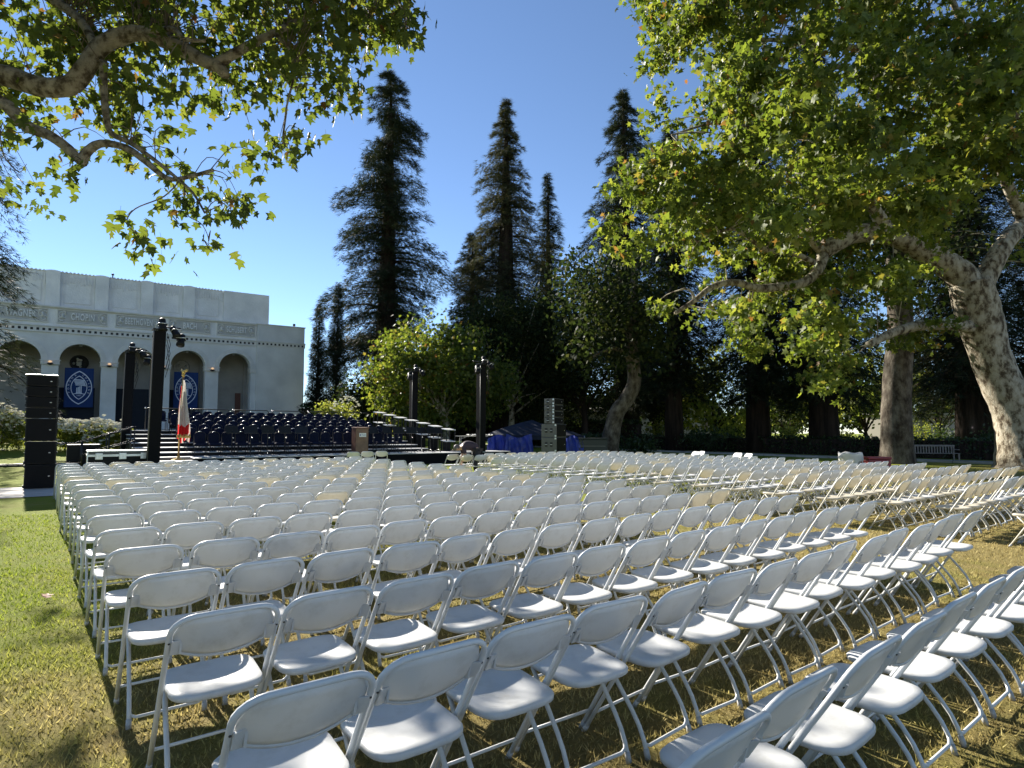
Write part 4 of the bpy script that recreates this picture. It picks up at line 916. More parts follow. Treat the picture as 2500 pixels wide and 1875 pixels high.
def tarp(px0, px1, d, ztop, label, seed):
    a, b2 = P(px0, 1100, d), P(px1, 1100, d); rr = random.Random(seed); nx, nz = 18, 10; mb = MB(); vs = []
    for j in range(nz + 1):
        for i in range(nx + 1):
            u = i / nx; t = j / nz; x = a.x + (b2.x - a.x) * u + 0.25 * (1 - t) * (u - 0.5) + rr.uniform(-.02, .02)
            y = d - 0.28 * (1 - t) + 0.10 * math.sin(u * 14 + seed) + 0.07 * math.sin(u * 31 + t * 5) + rr.uniform(-.05, .05)
            vs.append((x, y, 0.02 + (ztop - 0.02) * t - 0.10 * math.sin(u * 6 + seed) * t))
    mb.add(vs, [(j * (nx + 1) + i, j * (nx + 1) + i + 1, (j + 1) * (nx + 1) + i + 1, (j + 1) * (nx + 1) + i) for j in range(nz) for i in range(nx)], 0, True)
    tag(mb.build('tarp', M['tarp']), label, 'tarp', 'blue tarps hung below the tent')
tarp(1192, 1248, 31.3, 1.22, 'creased blue tarp hanging left, beside the light tower', 2)
tarp(1236, 1298, 30.8, 1.26, 'creased blue tarp with bright folds, middle of three below tent', 5)
tarp(1376, 1422, 30.6, 1.20, 'blue tarp sheet hanging right of the loudspeaker stack', 8)
bn = P(1445, 1100, 31); b_ = MB(); b_.bbox((0, 0, 0.55), (1.5, 0.9, 1.1), 0.05); o = b_.build('wheeled_bin', M['green_bin']); o.location = (bn.x, bn.y, 0.0); tag(o, 'dark green waste bin in shade right of the blue tarps', 'bin')
b_ = MB(); b_.bbox((0, 0, 1.13), (1.58, 0.98, 0.07), 0.03); b_.build('lid', M['green_bin'], o)
b_ = MB(); b_.box((0, -0.47, 0.75), (1.3, 0.03, 0.05)); b_.build('handle_bar', M['grey_side'], o)
# ------------------------------------------------------------------ bin, cooler, bench at right
q = P(2077, 1120, 20.6); t = empty('trash_can', (q.x, q.y, 0)); tag(t, 'grey trash can with white plastic liner beside the red cooler', 'trash can')
b_ = MB(); b_.lathe([(0.26, 0.0), (0.28, 0.05), (0.33, 0.72), (0.34, 0.74)], 20); b_.build('drum', M['bin'], t)
b_ = MB(); n = 36; vs = []
for (r_, z, am) in ((0.30, 0.66, 0), (0.335, 0.80, 0.01), (0.365, 0.81, 0.02), (0.375, 0.74, 0.02), (0.37, 0.60, 0.03), (0.36, 0.48, 0.05)):
    for j in range(n): a = 2 * PI * j / n; rr = r_ + am * math.sin(a * 9 + z * 20) * 0.6; vs.append((rr * math.cos(a), rr * math.sin(a), z + am * math.sin(a * 5 + 1)))
b_.add(vs, [(i * n + j, i * n + (j + 1) % n, (i + 1) * n + (j + 1) % n, (i + 1) * n + j) for i in range(5) for j in range(n)], 0, True)
b_.tube([(-0.36, -0.08, 0.72), (-0.44, -0.10, 0.66), (-0.40, -0.12, 0.52)], [0.03, 0.06, 0.02], 7); b_.build('liner', M['liner'], t)
q = P(2136, 1120, 20.9); t = empty('cooler', (q.x, q.y, 0), 0.12); tag(t, 'dark red cooler box beside the trash can', 'cooler')
b_ = MB(); b_.bbox((0, 0, 0.30), (0.86, 0.48, 0.52), 0.03); b_.build('body', M['red'], t)
b_ = MB(); b_.bbox((0, 0, 0.61), (0.90, 0.52, 0.09), 0.03); b_.build('lid', M['red'], t)
for sx in (-1, 1): b_ = MB(); b_.tube([(sx * 0.44, -0.12, 0.42), (sx * 0.49, -0.10, 0.36), (sx * 0.49, 0.10, 0.36), (sx * 0.44, 0.12, 0.42)], 0.014, 6); b_.build('handle', M['white_sign'], t)
q = P(2279, 1120, 31.5); t = empty('park_bench', (q.x, q.y, 0.0), -0.1); tag(t, 'weathered slatted garden bench by the path under the trees', 'bench')
for i in range(16): b_ = MB(); b_.box((-1.05 + i * 0.14, 0.22, 0.60), (0.05, 0.02, 0.36)); b_.build('back_slat', M['bench'], t)
for i in range(4): b_ = MB(); b_.bbox((0, -0.20 + i * 0.125, 0.42), (2.4, 0.10, 0.025), 0.005); b_.build('seat_slat', M['bench'], t)
b_ = MB(); b_.bbox((0, 0.22, 0.82), (2.42, 0.04, 0.09), 0.01); b_.build('top_rail', M['bench'], t)
for sx in (-1.15, 1.15):
    for sy in (-0.20, 0.22): b_ = MB(); b_.bbox((sx, sy, 0.21 if sy < 0 else 0.41), (0.06, 0.06, 0.42 if sy < 0 else 0.82), 0.006); b_.build('leg', M['bench'], t)
    b_ = MB(); b_.bbox((sx, 0.0, 0.62), (0.07, 0.5, 0.04), 0.006); b_.build('armrest', M['bench'], t)
# cable ramp across the left lawn
b_ = MB()
for i in range(14):
    w = W(-12 + i * 0.92, 27.6 - 0.0); zz = gz(w.x, w.y); b_.prism([(-0.455, 0.0), (0.455, 0.0), (0.455, 0.05), (-0.455, 0.05)], -0.22, 0.22, 0, Matrix.Translation((w.x, w.y, zz)) @ Matrix.Rotation(YAW, 4, 'Z')); b_.prism([(-0.455, 0.05), (0.455, 0.05), (0.455, 0.085), (-0.455, 0.085)], -0.12, 0.12, 0, Matrix.Translation((w.x, w.y, zz)) @ Matrix.Rotation(YAW, 4, 'Z'))
tag(b_.build('cable_ramp', M['black_paint']), 'black rubber cable ramp crossing the left lawn behind the loudspeakers', 'cable ramp')
# ------------------------------------------------------------------ person
def skin_body(name, verts, edges, radii, mat, parent=None, sub=2):
    me = bpy.data.meshes.new(name); me.from_pydata(verts, edges, []); me.materials.append(mat)
    o = link(name, me, parent); md = o.modifiers.new('skin', 'SKIN'); md.use_smooth_shade = True
    for i, r_ in enumerate(radii):
        sv = me.skin_vertices[0].data[i]; sv.radius = (r_, r_) if not isinstance(r_, tuple) else r_; sv.use_root = (i == 0)
    s_ = o.modifiers.new('sub', 'SUBSURF'); s_.levels = sub; s_.render_levels = sub
    return o
def person():
    q = P(1151, 1100, 18.4)
    # x to the photo's right; the figure bends forward to the left with hands on a chair back
    V = [(0.16, 0, 0.92), (0.10, 0, 1.00), (-0.05, 0, 1.06), (-0.20, 0, 1.06), (-0.31, 0, 1.01), (-0.38, 0, 0.97), (-0.43, 0, 0.98),     # pelvis .. neck, skull base
         (-0.50, 0, 0.965),
         (0.17, 0.10, 0.86), (0.13, 0.12, 0.48), (0.20, 0.12, 0.09), (0.10, 0.13, 0.035),
         (0.17, -0.10, 0.86), (0.10, -0.12, 0.48), (0.16, -0.12, 0.09), (0.06, -0.13, 0.035),
         (-0.28, 0.17, 1.00), (-0.24, 0.22, 0.78), (-0.30, 0.18, 0.60), (-0.32, 0.16, 0.53),
         (-0.28, -0.17, 1.00), (-0.22, -0.22, 0.78), (-0.30, -0.18, 0.60), (-0.32, -0.16, 0.53)]
    E_ = [(0, 1), (1, 2), (2, 3), (3, 4), (4, 5), (5, 6), (6, 7), (0, 8), (8, 9), (9, 10), (10, 11), (0, 12), (12, 13), (13, 14), (14, 15), (4, 16), (16, 17), (17, 18), (18, 19), (4, 20), (20, 21), (21, 22), (22, 23)]
    R = [0.13, 0.13, 0.135, 0.14, 0.12, 0.06, 0.085, 0.085, 0.085, 0.058, 0.042, 0.04, 0.085, 0.058, 0.042, 0.04, 0.055, 0.042, 0.032, 0.03, 0.055, 0.042, 0.032, 0.03]
    body = skin_body('person', V, E_, R, M['skin']); body.location = (q.x, q.y, 0.0); body.rotation_euler = (0, 0, 0.25)
    tag(body, 'person in dark top bending over a chair in front of the stage', 'person')
    iv = [0, 1, 2, 3, 4, 16, 17, 20, 21]; mp = {a: i for i, a in enumerate(iv)}
    ee = [(mp[a], mp[b_]) for a, b_ in E_ if a in mp and b_ in mp]
    skin_body('shirt', [V[i] for i in iv], ee, [R[i] * 1.13 + 0.006 for i in iv], M['shirt'], body)
    iv = [0, 8, 9, 10, 12, 13, 14]; mp = {a: i for i, a in enumerate(iv)}; ee = [(mp[a], mp[b_]) for a, b_ in E_ if a in mp and b_ in mp]
    skin_body('trousers', [V[i] for i in iv], ee, [R[i] * 1.14 + 0.010 for i in iv], M['trousers'], body)
    h_ = MB()
    for s_ in (-1, 1):
        h_.lathe([(0.02, -0.055), (0.055, -0.02), (0.05, 0.06), (0.01, 0.10)], 8, 0, Matrix.Translation((0.06 if s_ < 0 else 0.10, s_ * 0.125, 0.05)) @ Matrix.Rotation(-PI / 2, 4, 'Y'))
    h_.build('shoes', M['black_paint'], body)
    c = MB(); vs = []; nn, mm = 12, 8
    for j in range(mm + 1):
        th = PI * 0.62 * j / mm
        for i in range(nn):
            a = 2 * PI * i / nn; vs.append((0.105 * math.sin(th) * math.cos(a), 0.088 * math.sin(th) * math.sin(a), 0.108 * math.cos(th)))
    c.add(vs, [(j * nn + i, j * nn + (i + 1) % nn, (j + 1) * nn + (i + 1) % nn, (j + 1) * nn + i) for j in range(mm) for i in range(nn)], 0, True, Matrix.Translation((-0.455, 0, 0.985)) @ Matrix.Rotation(-0.55, 4, 'Y')); c.build('hair', M['hair'], body)
    fc = MB()                            # nose, ears, eyes
    fc.lathe([(0.018, 0), (0.014, 0.02), (0.004, 0.035)], 8, 0, Matrix.Translation((-0.575, 0, 0.935)) @ Matrix.Rotation(-PI / 2 - 0.5, 4, 'Y'))
    for s_ in (-1, 1): fc.lathe([(0.028, 0), (0.03, 0.012), (0.012, 0.02)], 8, 0, Matrix.Translation((-0.46, s_ * 0.08, 0.95)) @ Matrix.Rotation(-s_ * PI / 2, 4, 'X'))
    fc.build('face_features', M['skin'], body)
    for s_ in (-1, 1):                   # hands: five bent fingers each around the chair rail
        hm = MB(); b0 = Vector((-0.32, s_ * 0.16, 0.53)); hm.bbox(b0 + Vector((-0.01, 0, -0.035)), (0.035, 0.080, 0.09), 0.012)
        for k in range(4):
            yy = s_ * (-0.030 + 0.020 * k); L_ = (0.072, 0.080, 0.076, 0.060)[k]; p0 = b0 + Vector((-0.012, yy, -0.075))
            hm.tube([p0, p0 + Vector((-0.012, 0, -L_ * 0.5)), p0 + Vector((0.012, 0, -L_ * 0.85)), p0 + Vector((0.030, 0, -L_ * 0.8))], [0.009, 0.009, 0.008, 0.006], 6)
        p0 = b0 + Vector((0.0, -s_ * 0.038, -0.02)); hm.tube([p0, p0 + Vector((0.015, -s_ * 0.022, -0.03)), p0 + Vector((0.020, -s_ * 0.020, -0.06))], [0.011, 0.010, 0.007], 6)
        hm.build('hand', M['skin'], body)
person()
# ------------------------------------------------------------------ foliage generators
def rot_frames(n, down=0.0, jitter=1.0):
    # random orthonormal frames; y axis = leaf length, biased downwards by `down`
    y = RNG.normal(size=(n, 3)) * jitter; y[:, 2] -= down; y /= np.linalg.norm(y, axis=1, keepdims=True)
    r = RNG.normal(size=(n, 3)); x = np.cross(y, r); x /= np.linalg.norm(x, axis=1, keepdims=True) + 1e-9; z = np.cross(x, y)
    return x, y, z
LEAF_HI = np.array([(0, 0.42, 0.02)] + [(x, y, -0.20 * abs(x) ** 1.3 - 0.12 * (y - 0.42) ** 2) for x, y in LEAF])
LEAF_HI_F = np.array([(0, i + 1, (i + 1) % len(LEAF) + 1) for i in range(len(LEAF))])
_lo = [(0, 0), (0.45, 0.10), (0.24, 0.36), (0.52, 0.66), (0.14, 0.62), (0, 1.05), (-0.14, 0.62), (-0.52, 0.66), (-0.24, 0.36), (-0.45, 0.10)]
LEAF_LO = np.array([(x, y - 0.1, -0.25 * abs(x) - 0.1 * y * y) for x, y in _lo]); LEAF_LO_F = np.array([(0, 1, 2), (0, 2, 8), (0, 8, 9), (2, 3, 4), (2, 4, 8), (4, 6, 8), (4, 5, 6), (6, 7, 8)])
LEAF_Q = np.array([(0, 0, 0), (0.34, 0.45, -0.06), (0, 1.0, -0.05), (-0.34, 0.45, -0.06)]); LEAF_Q_F = np.array([(0, 1, 2), (0, 2, 3)])
SPRAY = np.array([(-0.05, 0, 0), (0.05, 0, 0), (0.0, 1.0, -0.12), (0.0, 0.15, 0), (0.10, 0.22, 0), (0.36, 0.72, -0.06), (0.0, 0.2, 0), (-0.10, 0.28, 0), (-0.34, 0.80, -0.06)])
SPRAY_F = np.array([(0, 1, 2), (3, 4, 5), (6, 8, 7)])
def leaves(name, pos, size, tmpl, tf, mat, parent, down=0.0, frames=None, jitter=1.0):
    n = len(pos); x, y, z = frames if frames is not None else rot_frames(n, down, jitter)
    s = (np.asarray(size) * np.ones(n))[:, None, None]
    V = pos[:, None, :] + s * (tmpl[None, :, 0:1] * x[:, None, :] + tmpl[None, :, 1:2] * y[:, None, :] + tmpl[None, :, 2:3] * z[:, None, :])
    k = len(tmpl); Fc = (tf[None] + (np.arange(n) * k)[:, None, None]).reshape(-1, tf.shape[1])
    return big_mesh(name, V.reshape(-1, 3), Fc, mat, parent)
def in_poly(px, py, poly):
    c = False; j = len(poly) - 1
    for i in range(len(poly)):
        (xi, yi), (xj, yj) = poly[i], poly[j]
        if (yi > py) != (yj > py) and px < (xj - xi) * (py - yi) / (yj - yi + 1e-9) + xi: c = not c
        j = i
    return c
def smooth_path(pts, n=4):
    pts = [Vector(p) for p in pts]; out = []
    for i in range(len(pts) - 1):
        p0, p1, p2, p3 = pts[max(i - 1, 0)], pts[i], pts[i + 1], pts[min(i + 2, len(pts) - 1)]
        for k in range(n):
            t = k / n; out.append(0.5 * ((2 * p1) + (p2 - p0) * t + (2 * p0 - 5 * p1 + 4 * p2 - p3) * t * t + (3 * p1 - p0 - 3 * p2 + p3) * t ** 3))
    out.append(pts[-1]); return out
def limb(mb, pts, r0, r1, n=10, sm=4, wob=0.0, rad=None):
    p = smooth_path(pts, sm); k = len(p)
    if rad is not None:
        rs = list(np.interp(np.linspace(0, 1, k), np.linspace(0, 1, len(rad)), rad))
    else: rs = [r0 + (r1 - r0) * (i / (k - 1)) ** 0.9 for i in range(k)]
    rs = [r_ * (1 + wob * (jit.random() - 0.5)) for r_ in rs]
    mb.tube(p, rs, n); return p
def crown_points(poly_fn, n_cl, per, rad, rng):
    """cluster centres from poly_fn(), leaves gaussian round them"""
    cs = np.array([poly_fn() for _ in range(n_cl)]); 
    pos = np.repeat(cs, per, axis=0) + RNG.normal(size=(n_cl * per, 3)) * rad
    return cs, pos
# ------------------------------------------------------------------ near sycamore hanging in from the left
def near_sycamore():
    root = empty('sycamore_tree', (-13.0, 6.0, 0)); tag(root, 'sycamore with pale winding limbs hanging over the upper left', 'tree'); inv = root.matrix_basis.inverted()
    D = 8.6
    mb = MB(); paths = []
    def L_(pp, r0, r1, n=10, wob=0.08):
        p = limb(mb, [P(*q) if len(q) == 3 else P(q[0], q[1], D) for q in pp], r0, r1, n, 5, wob); paths.append((p, r0, r1)); return p
    fork = P(-420, 170, 8.2)
    trunk = [(-13.0, 6.0, -0.2), (-12.6, 6.1, 1.6), (-11.8, 6.6, 3.6), (-10.8, 7.2, 5.4), fork]
    limb(mb, trunk, 0.62, 0.42, 14, 5, 0.05)
    L_([(-420, 170, 8.2), (-200, 150, 8.4), (0, 182), (100, 212), (170, 208), (205, 172), (245, 115), (300, 88), (350, 82), (420, 108), (480, 140), (530, 162)], 0.175, 0.095)
    L_([(525, 160), (560, 138), (610, 110), (670, 80), (740, 45, 8.9), (820, 20, 9.2), (900, 40, 9.4)], 0.09, 0.025)
    L_([(530, 160), (545, 176), (548, 186)], 0.10, 0.07)
    L_([(-420, 170, 8.2), (-160, 215, 8.8), (0, 248), (60, 305), (120, 330), (165, 362), (195, 392), (208, 398)], 0.12, 0.055)
    L_([(200, 392), (215, 368), (250, 350), (310, 362), (360, 398), (410, 436), (460, 432), (520, 415, 8.4)], 0.075, 0.025, 8)
    L_([(252, 150), (254, 230), (262, 300), (275, 328), (320, 350), (370, 385), (420, 425), (470, 470, 8.4), (500, 520, 8.3)], 0.06, 0.014, 8)
    L_([(-420, 170, 8.2), (-250, 20, 9.0), (0, -60, 9.4), (130, 0, 9.2), (200, 55, 9.0), (230, 110, 8.8)], 0.13, 0.06)
    L_([(350, 82), (420, 70, 8.3), (450, 95, 8.0), (500, 100, 7.8)], 0.05, 0.02, 7)
    L_([(670, 80), (720, 150, 8.4), (700, 260, 8.3), (690, 350, 8.2)], 0.03, 0.008, 6)
    L_([(900, 40, 9.4), (950, 70, 9.3), (1000, 70, 9.2)], 0.03, 0.008, 6)
    L_([(440, 440), (400, 480, 8.4), (330, 510, 8.3), (310, 545, 8.3), (340, 580, 8.3), (350, 615, 8.3)], 0.012, 0.005, 5)
    L_([(450, 450), (455, 520, 8.4), (490, 545, 8.4), (507, 575, 8.4), (510, 605, 8.4)], 0.010, 0.004, 5)
    L_([(0, 330, 8.8), (10, 380, 8.8), (45, 420, 8.8), (65, 400, 8.8)], 0.010, 0.004, 5)
    # limbs above and beyond the frame that carry the rest of the crown
    L_([(-420, 170, 8.2), (-300, -300, 7.5), (0, -600, 6.8), (400, -800, 6.4), (800, -900, 6.2)], 0.22, 0.06)
    L_([(-420, 170, 8.2), (-500, -500, 8.6), (-300, -1000, 8.6)], 0.22, 0.07)
    o = mb.build('trunk', M['bark_limb'], root); o.matrix_parent_inverse = inv
    samp = np.array([tuple(q) for p, _, _ in paths for q in p])
    poly = [(-260, -160), (985, -160), (1000, 20), (1012, 95), (975, 118), (905, 120), (895, 190), (880, 235), (835, 268), (790, 232), (735, 262), (742, 360), (712, 415), (680, 372), (640, 352), (640, 400), (640, 445), (600, 505), (545, 532), (505, 500), (430, 470), (372, 465), (298, 478), (300, 430), (255, 408), (215, 412), (170, 430), (140, 420), (148, 372), (60, 352), (-260, 380)]
    rr = random.Random(21); cl = []
    thin = lambda x, y: 1.0 if y < 150 else (0.60 if y < 260 else 0.40)
    gaps = [(500, 330, 70), (380, 290, 40), (590, 300, 42), (120, 400, 35), (250, 440, 60), (600, 470, 30), (20, 80, 45), (70, 30, 50), (650, 290, 40), (820, 150, 25), (330, 455, 40)]
    lscr = np.array([(*proj(*q), q[1]) for q in samp if proj(*q)])
    while len(cl) < 540:
        x, y = rr.uniform(-260, 1012), rr.uniform(-160, 540)
        if not in_poly(x, y, poly) or rr.random() > thin(x, y): continue
        if any((x - a) ** 2 + (y - b_) ** 2 < c_ * c_ and rr.random() < 0.85 for a, b_, c_ in gaps): continue
        dd = rr.uniform(7.6, 10.2); k = int(np.argmin((lscr[:, 0] - x) ** 2 + (lscr[:, 1] - y) ** 2)); ld = math.hypot(lscr[k, 0] - x, lscr[k, 1] - y)
        if ld < 62 and x < 720 and dd < lscr[k, 2] + 0.35 and rr.random() < 0.9: dd = lscr[k, 2] + rr.uniform(0.4, 1.6)
        cl.append(P(x, y - 18, dd))
    for (x, y) in [(330, 565), (352, 612), (341, 590), (508, 596), (452, 510), (425, 505), (468, 515), (150, 420), (175, 428), (985, 80), (1003, 92), (560, 520), (600, 515), (640, 440), (700, 400), (830, 255), (860, 240), (310, 540), (512, 615)]: cl.append(P(x, y - 14, 8.35))
    for gx, gy in [(-2.7, 2.9), (-2.5, 2.5), (-2.2, 2.6), (-2.0, 2.2), (-3.0, 3.3), (-2.4, 3.1), (-2.1, 2.9), (-1.8, 2.5), (-3.3, 3.6), (-2.8, 2.4), (-3.4, 4.6), (-3.7, 4.9), (-3.2, 4.4)]:
        t_ = rr.uniform(11, 14); cl.append(Vector((gx, gy, 0)) + TO_SUN * t_)      # boughs added to cast shade on the near left lawn
    vis = len(cl)
    while len(cl) < vis + 520:              # the unseen rest of the crown above the frame and to the left
        x, y = rr.uniform(-1000, 1150), rr.uniform(-1500, -130)
        if (x - 100) ** 2 / 1100 ** 2 + (y + 500) ** 2 / 950 ** 2 > 1: continue
        cl.append(P(x, y, rr.uniform(5.6, 9.4)))
    cl = np.array([tuple(c) for c in cl]); tw = MB(); pos = []; size = []
    for ci, c in enumerate(cl):
        d2 = ((samp - c) ** 2).sum(1); k = int(np.argmin(d2)); a = Vector(samp[k]); c_ = Vector(c); dist = math.sqrt(d2[k])
        if ci < vis and dist < 2.2:
            mid = (a + c_) / 2 + Vector((rr.uniform(-.1, .1), rr.uniform(-.1, .1), 0.10 + 0.12 * dist)); pth = smooth_path([a, mid, c_], 3); tw.tube(pth, [0.009 + (0.0035 - 0.009) * i / (len(pth) - 1) for i in range(len(pth))], 4, caps=False)
        for j in range(rr.randint(10, 16) if ci < vis - 19 else (5 if ci < vis else 11)):
            q = c_ + Vector((rr.gauss(0, 0.17), rr.gauss(0, 0.17), rr.gauss(-0.03, 0.13))); pos.append(tuple(q)); size.append(rr.uniform(0.105, 0.175))
    o = tag(tw.build('twigs', M['bark_twig'], root), kind='stuff'); o.matrix_parent_inverse = inv
    oc = []
    while len(oc) < 850:                # unseen leaves added overhead and behind the viewer to dim the sky light
        x, y, z = rr.uniform(-13, 9), rr.uniform(-12, 7), rr.uniform(6.2, 12.5)
        if z - 1.5 > 0.88 * y + 0.6 and y < 0.2 + 1.2 * z - 3.0: oc.append((x, y, z))
    op = np.repeat(np.array(oc), 13, axis=0) + RNG.normal(size=(850 * 13, 3)) * 0.3
    sky_shade = leaves('foliage', op, RNG.uniform(0.15, 0.24, len(op)), LEAF_LO, LEAF_LO_F, M['leaf_syc_near'], root, 0.8); sky_shade.matrix_parent_inverse = inv; tag(sky_shade, kind='stuff')
    pos = np.array(pos); size = np.array(size); n = len(pos); x, y, z = rot_frames(n, 1.9, 0.7)
    scr = np.array([(proj(*p) or (-9999, -9999)) for p in pos]); on = (scr[:, 0] > 0) & (scr[:, 0] < 1100) & (scr[:, 1] > 0) & (scr[:, 1] < 700)
    score = np.where(on, size / pos[:, 1], -1); order = np.argsort(-score); big = order[:300]; rest = np.setdiff1d(np.arange(n), big)
    crown = empty('crown', (0, 0, 0)); crown.parent = root; crown.matrix_parent_inverse = inv
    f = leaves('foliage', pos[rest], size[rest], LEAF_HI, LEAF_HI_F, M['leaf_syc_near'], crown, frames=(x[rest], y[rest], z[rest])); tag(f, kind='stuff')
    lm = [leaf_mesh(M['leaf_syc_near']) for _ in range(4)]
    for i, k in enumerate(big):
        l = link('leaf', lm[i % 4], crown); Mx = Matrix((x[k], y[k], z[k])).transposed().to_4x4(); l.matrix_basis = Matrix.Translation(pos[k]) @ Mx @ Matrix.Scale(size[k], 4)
near_sycamore()
# ------------------------------------------------------------------ big sycamore at the right
def big_sycamore():
    D = 25.4; base = P(2502, 1140, D); root = empty('sycamore_tree', (base.x, base.y, 0)); inv = root.matrix_basis.inverted()
    tag(root, 'huge sycamore with mottled leaning trunk and spreading crown at right', 'tree'); mb = MB(); paths = []
    def L_(pp, r0, r1, n=12, wob=0.06, rad=None):
        p = limb(mb, [P(q[0], q[1], q[2] if len(q) > 2 else D) for q in pp], r0, r1, n, 6, wob, rad); paths.append(p)
    L_([(2508, 1180), (2502, 1130), (2490, 1060), (2472, 990), (2438, 921), (2415, 860), (2398, 800), (2382, 740), (2366, 690)], 0, 0, 22, 0.05, [1.75, 1.08, 0.86, 0.80, 0.76, 0.73, 0.80, 0.84, 0.78])
    L_([(2380, 735), (2350, 678), (2310, 645), (2260, 615), (2184, 576), (2093, 570), (2035, 598), (2010, 618)], 0.66, 0.33, 14)
    L_([(2010, 618), (1998, 655, 25), (1965, 688, 24.6), (1905, 700, 24), (1850, 704, 23.4), (1795, 690, 22.8), (1740, 700, 22.4), (1690, 738, 22), (1648, 765, 21.8)], 0.26, 0.07)
    L_([(1695, 735, 22), (1690, 715, 22), (1675, 705, 22), (1660, 708, 22)], 0.07, 0.03, 8)
    L_([(2010, 615), (1985, 590, 25), (1975, 560, 24.6), (1985, 520, 24), (1975, 470, 23.5), (1970, 400, 23)], 0.22, 0.06)
    L_([(1985, 640, 25), (1940, 620, 24), (1870, 610, 23), (1820, 575, 22.4), (1780, 560, 22), (1700, 590, 21.6)], 0.13, 0.04, 8)
    L_([(2395, 808), (2345, 794, 25), (2260, 793, 24.6), (2200, 805, 24.2), (2150, 826, 23.8), (2120, 842, 23.6)], 0.30, 0.14)
    L_([(2385, 715), (2415, 660), (2455, 592), (2505, 540, 26), (2580, 470, 26.5), (2680, 330, 27)], 0.50, 0.22, 14)
    L_([(2180, 580), (2120, 480, 24.5), (2110, 350, 24), (2140, 200, 23.4), (2080, 60, 22.8), (2000, -120, 22)], 0.30, 0.10)
    L_([(2140, 230, 23.5), (2060, 165, 22.4), (1990, 185, 21.6), (1950, 190, 21)], 0.14, 0.05, 8)
    L_([(2100, 120, 23), (1960, 100, 21), (1850, 95, 20), (1780, 75, 19.4)], 0.13, 0.04, 8)
    L_([(2500, 540, 26), (2420, 350, 24), (2380, 150, 22), (2300, -60, 20)], 0.26, 0.08)
    L_([(1970, 400, 23), (1880, 330, 21), (1760, 300, 19.5), (1640, 330, 18.6)], 0.10, 0.03, 8)
    o = mb.build('trunk', M['bark_syc'], root); o.matrix_parent_inverse = inv; samp = np.array([tuple(q) for p in paths[1:] for q in p])
    poly = [(1500, -260), (1580, 30), (1560, 90), (1610, 150), (1590, 250), (1618, 330), (1540, 350), (1512, 400), (1520, 480), (1490, 545), (1500, 640), (1535, 700), (1580, 790), (1640, 780), (1700, 760), (1740, 810), (1790, 800), (1830, 880), (1900, 868), (1960, 905), (2010, 930), (2060, 935), (2075, 880), (2140, 860), (2200, 870), (2260, 815), (2330, 760), (2330, 640), (2420, 560), (2520, 700), (2750, 700), (2750, -260)]
    holes = [(1880, 370, 40), (1900, 240, 25), (1840, 330, 22), (1700, 780, 50), (1960, 790, 40), (2290, 700, 60), (2220, 740, 45), (2130, 700, 45), (1890, 480, 18), (1600, 560, 16), (2010, 440, 24), (1770, 640, 20), (2180, 120, 22), (1930, 60, 22), (2060, 250, 24), (2360, 420, 26)]
    rr = random.Random(31); cl = []
    lscr = np.array([(*proj(*q), q[1]) for q in samp if proj(*q)])
    while len(cl) < 4000:
        x, y = rr.uniform(1490, 2750), rr.uniform(-260, 935)
        if not in_poly(x, y, poly): continue
        if any((x - a) ** 2 + (y - b_) ** 2 < c_ * c_ and rr.random() < 0.95 for a, b_, c_ in holes): continue
        if y > 620 and rr.random() < 0.35: continue
        if x > 2320 and y > 380 and rr.random() < 0.7: continue
        t = min(1, (x - 1490) / 450); dmin = 17.5 - 3.6 * t * (1 if y < 600 else 0.3); dmax = 20.5 + 5.5 * t
        dd = rr.uniform(dmin, dmax); k = int(np.argmin((lscr[:, 0] - x) ** 2 + (lscr[:, 1] - y) ** 2)); ld = math.hypot(lscr[k, 0] - x, lscr[k, 1] - y)
        if y > 480 and ld < 46 and dd < lscr[k, 2] + 0.5 and rr.random() < 0.92: dd = lscr[k, 2] + rr.uniform(0.5, 2.5)
        c0 = P(x, y, dd); a = rr.uniform(0, 2 * PI); n_s = rr.randint(4, 7)      # one leafy branchlet: a flat drooping fan of twigs
        for q in range(n_s):
            f_ = (q + 0.5) / n_s; c1 = c0 + Vector((math.cos(a) * 1.1 * (f_ - 0.5) + rr.gauss(0, 0.16), math.sin(a) * 1.1 * (f_ - 0.5) + rr.gauss(0, 0.16), -0.35 * f_ + rr.gauss(0, 0.10)))
            cl.append(c1)
    cl = np.array([tuple(c) for c in cl]); tw = MB(); per = 17; used = {}
    for c in cl[::4]:
        d2 = ((samp - c) ** 2).sum(1); k = int(np.argmin(d2)); a = Vector(samp[k]); c_ = Vector(c); dist = math.sqrt(d2[k])
        used[k] = used.get(k, 0) + 1
        if dist < 3.2 and used[k] < 4: pth = smooth_path([a, (a + c_) / 2 + Vector((0, 0, 0.1 * dist)), c_], 2); tw.tube(pth, [0.03 - 0.022 * i / (len(pth) - 1) for i in range(len(pth))], 4, caps=False)
    o = tag(tw.build('twigs', M['bark_syc'], root), kind='stuff'); o.matrix_parent_inverse = inv
    pos = np.repeat(cl, per, axis=0) + RNG.normal(size=(len(cl) * per, 3)) * np.array([0.24, 0.24, 0.15]); size = RNG.uniform(0.17, 0.28, len(pos))
    crown = empty('crown'); crown.parent = root; crown.matrix_parent_inverse = inv
    x, y, z = rot_frames(len(pos), 0.7, 0.8); near = np.argsort(pos[:, 1] - 20 * size); scr = np.array([proj(*pos[i]) for i in near[:3000]]); ok = [near[i] for i in range(3000) if 1400 < scr[i][0] < 2490 and 10 < scr[i][1] < 900][:300]
    rest = np.setdiff1d(np.arange(len(pos)), ok)
    f = leaves('foliage', pos[rest], size[rest], LEAF_LO, LEAF_LO_F, M['leaf_syc'], crown, frames=(x[rest], y[rest], z[rest])); tag(f, kind='stuff')
    lm = [leaf_mesh(M['leaf_syc']) for _ in range(3)]
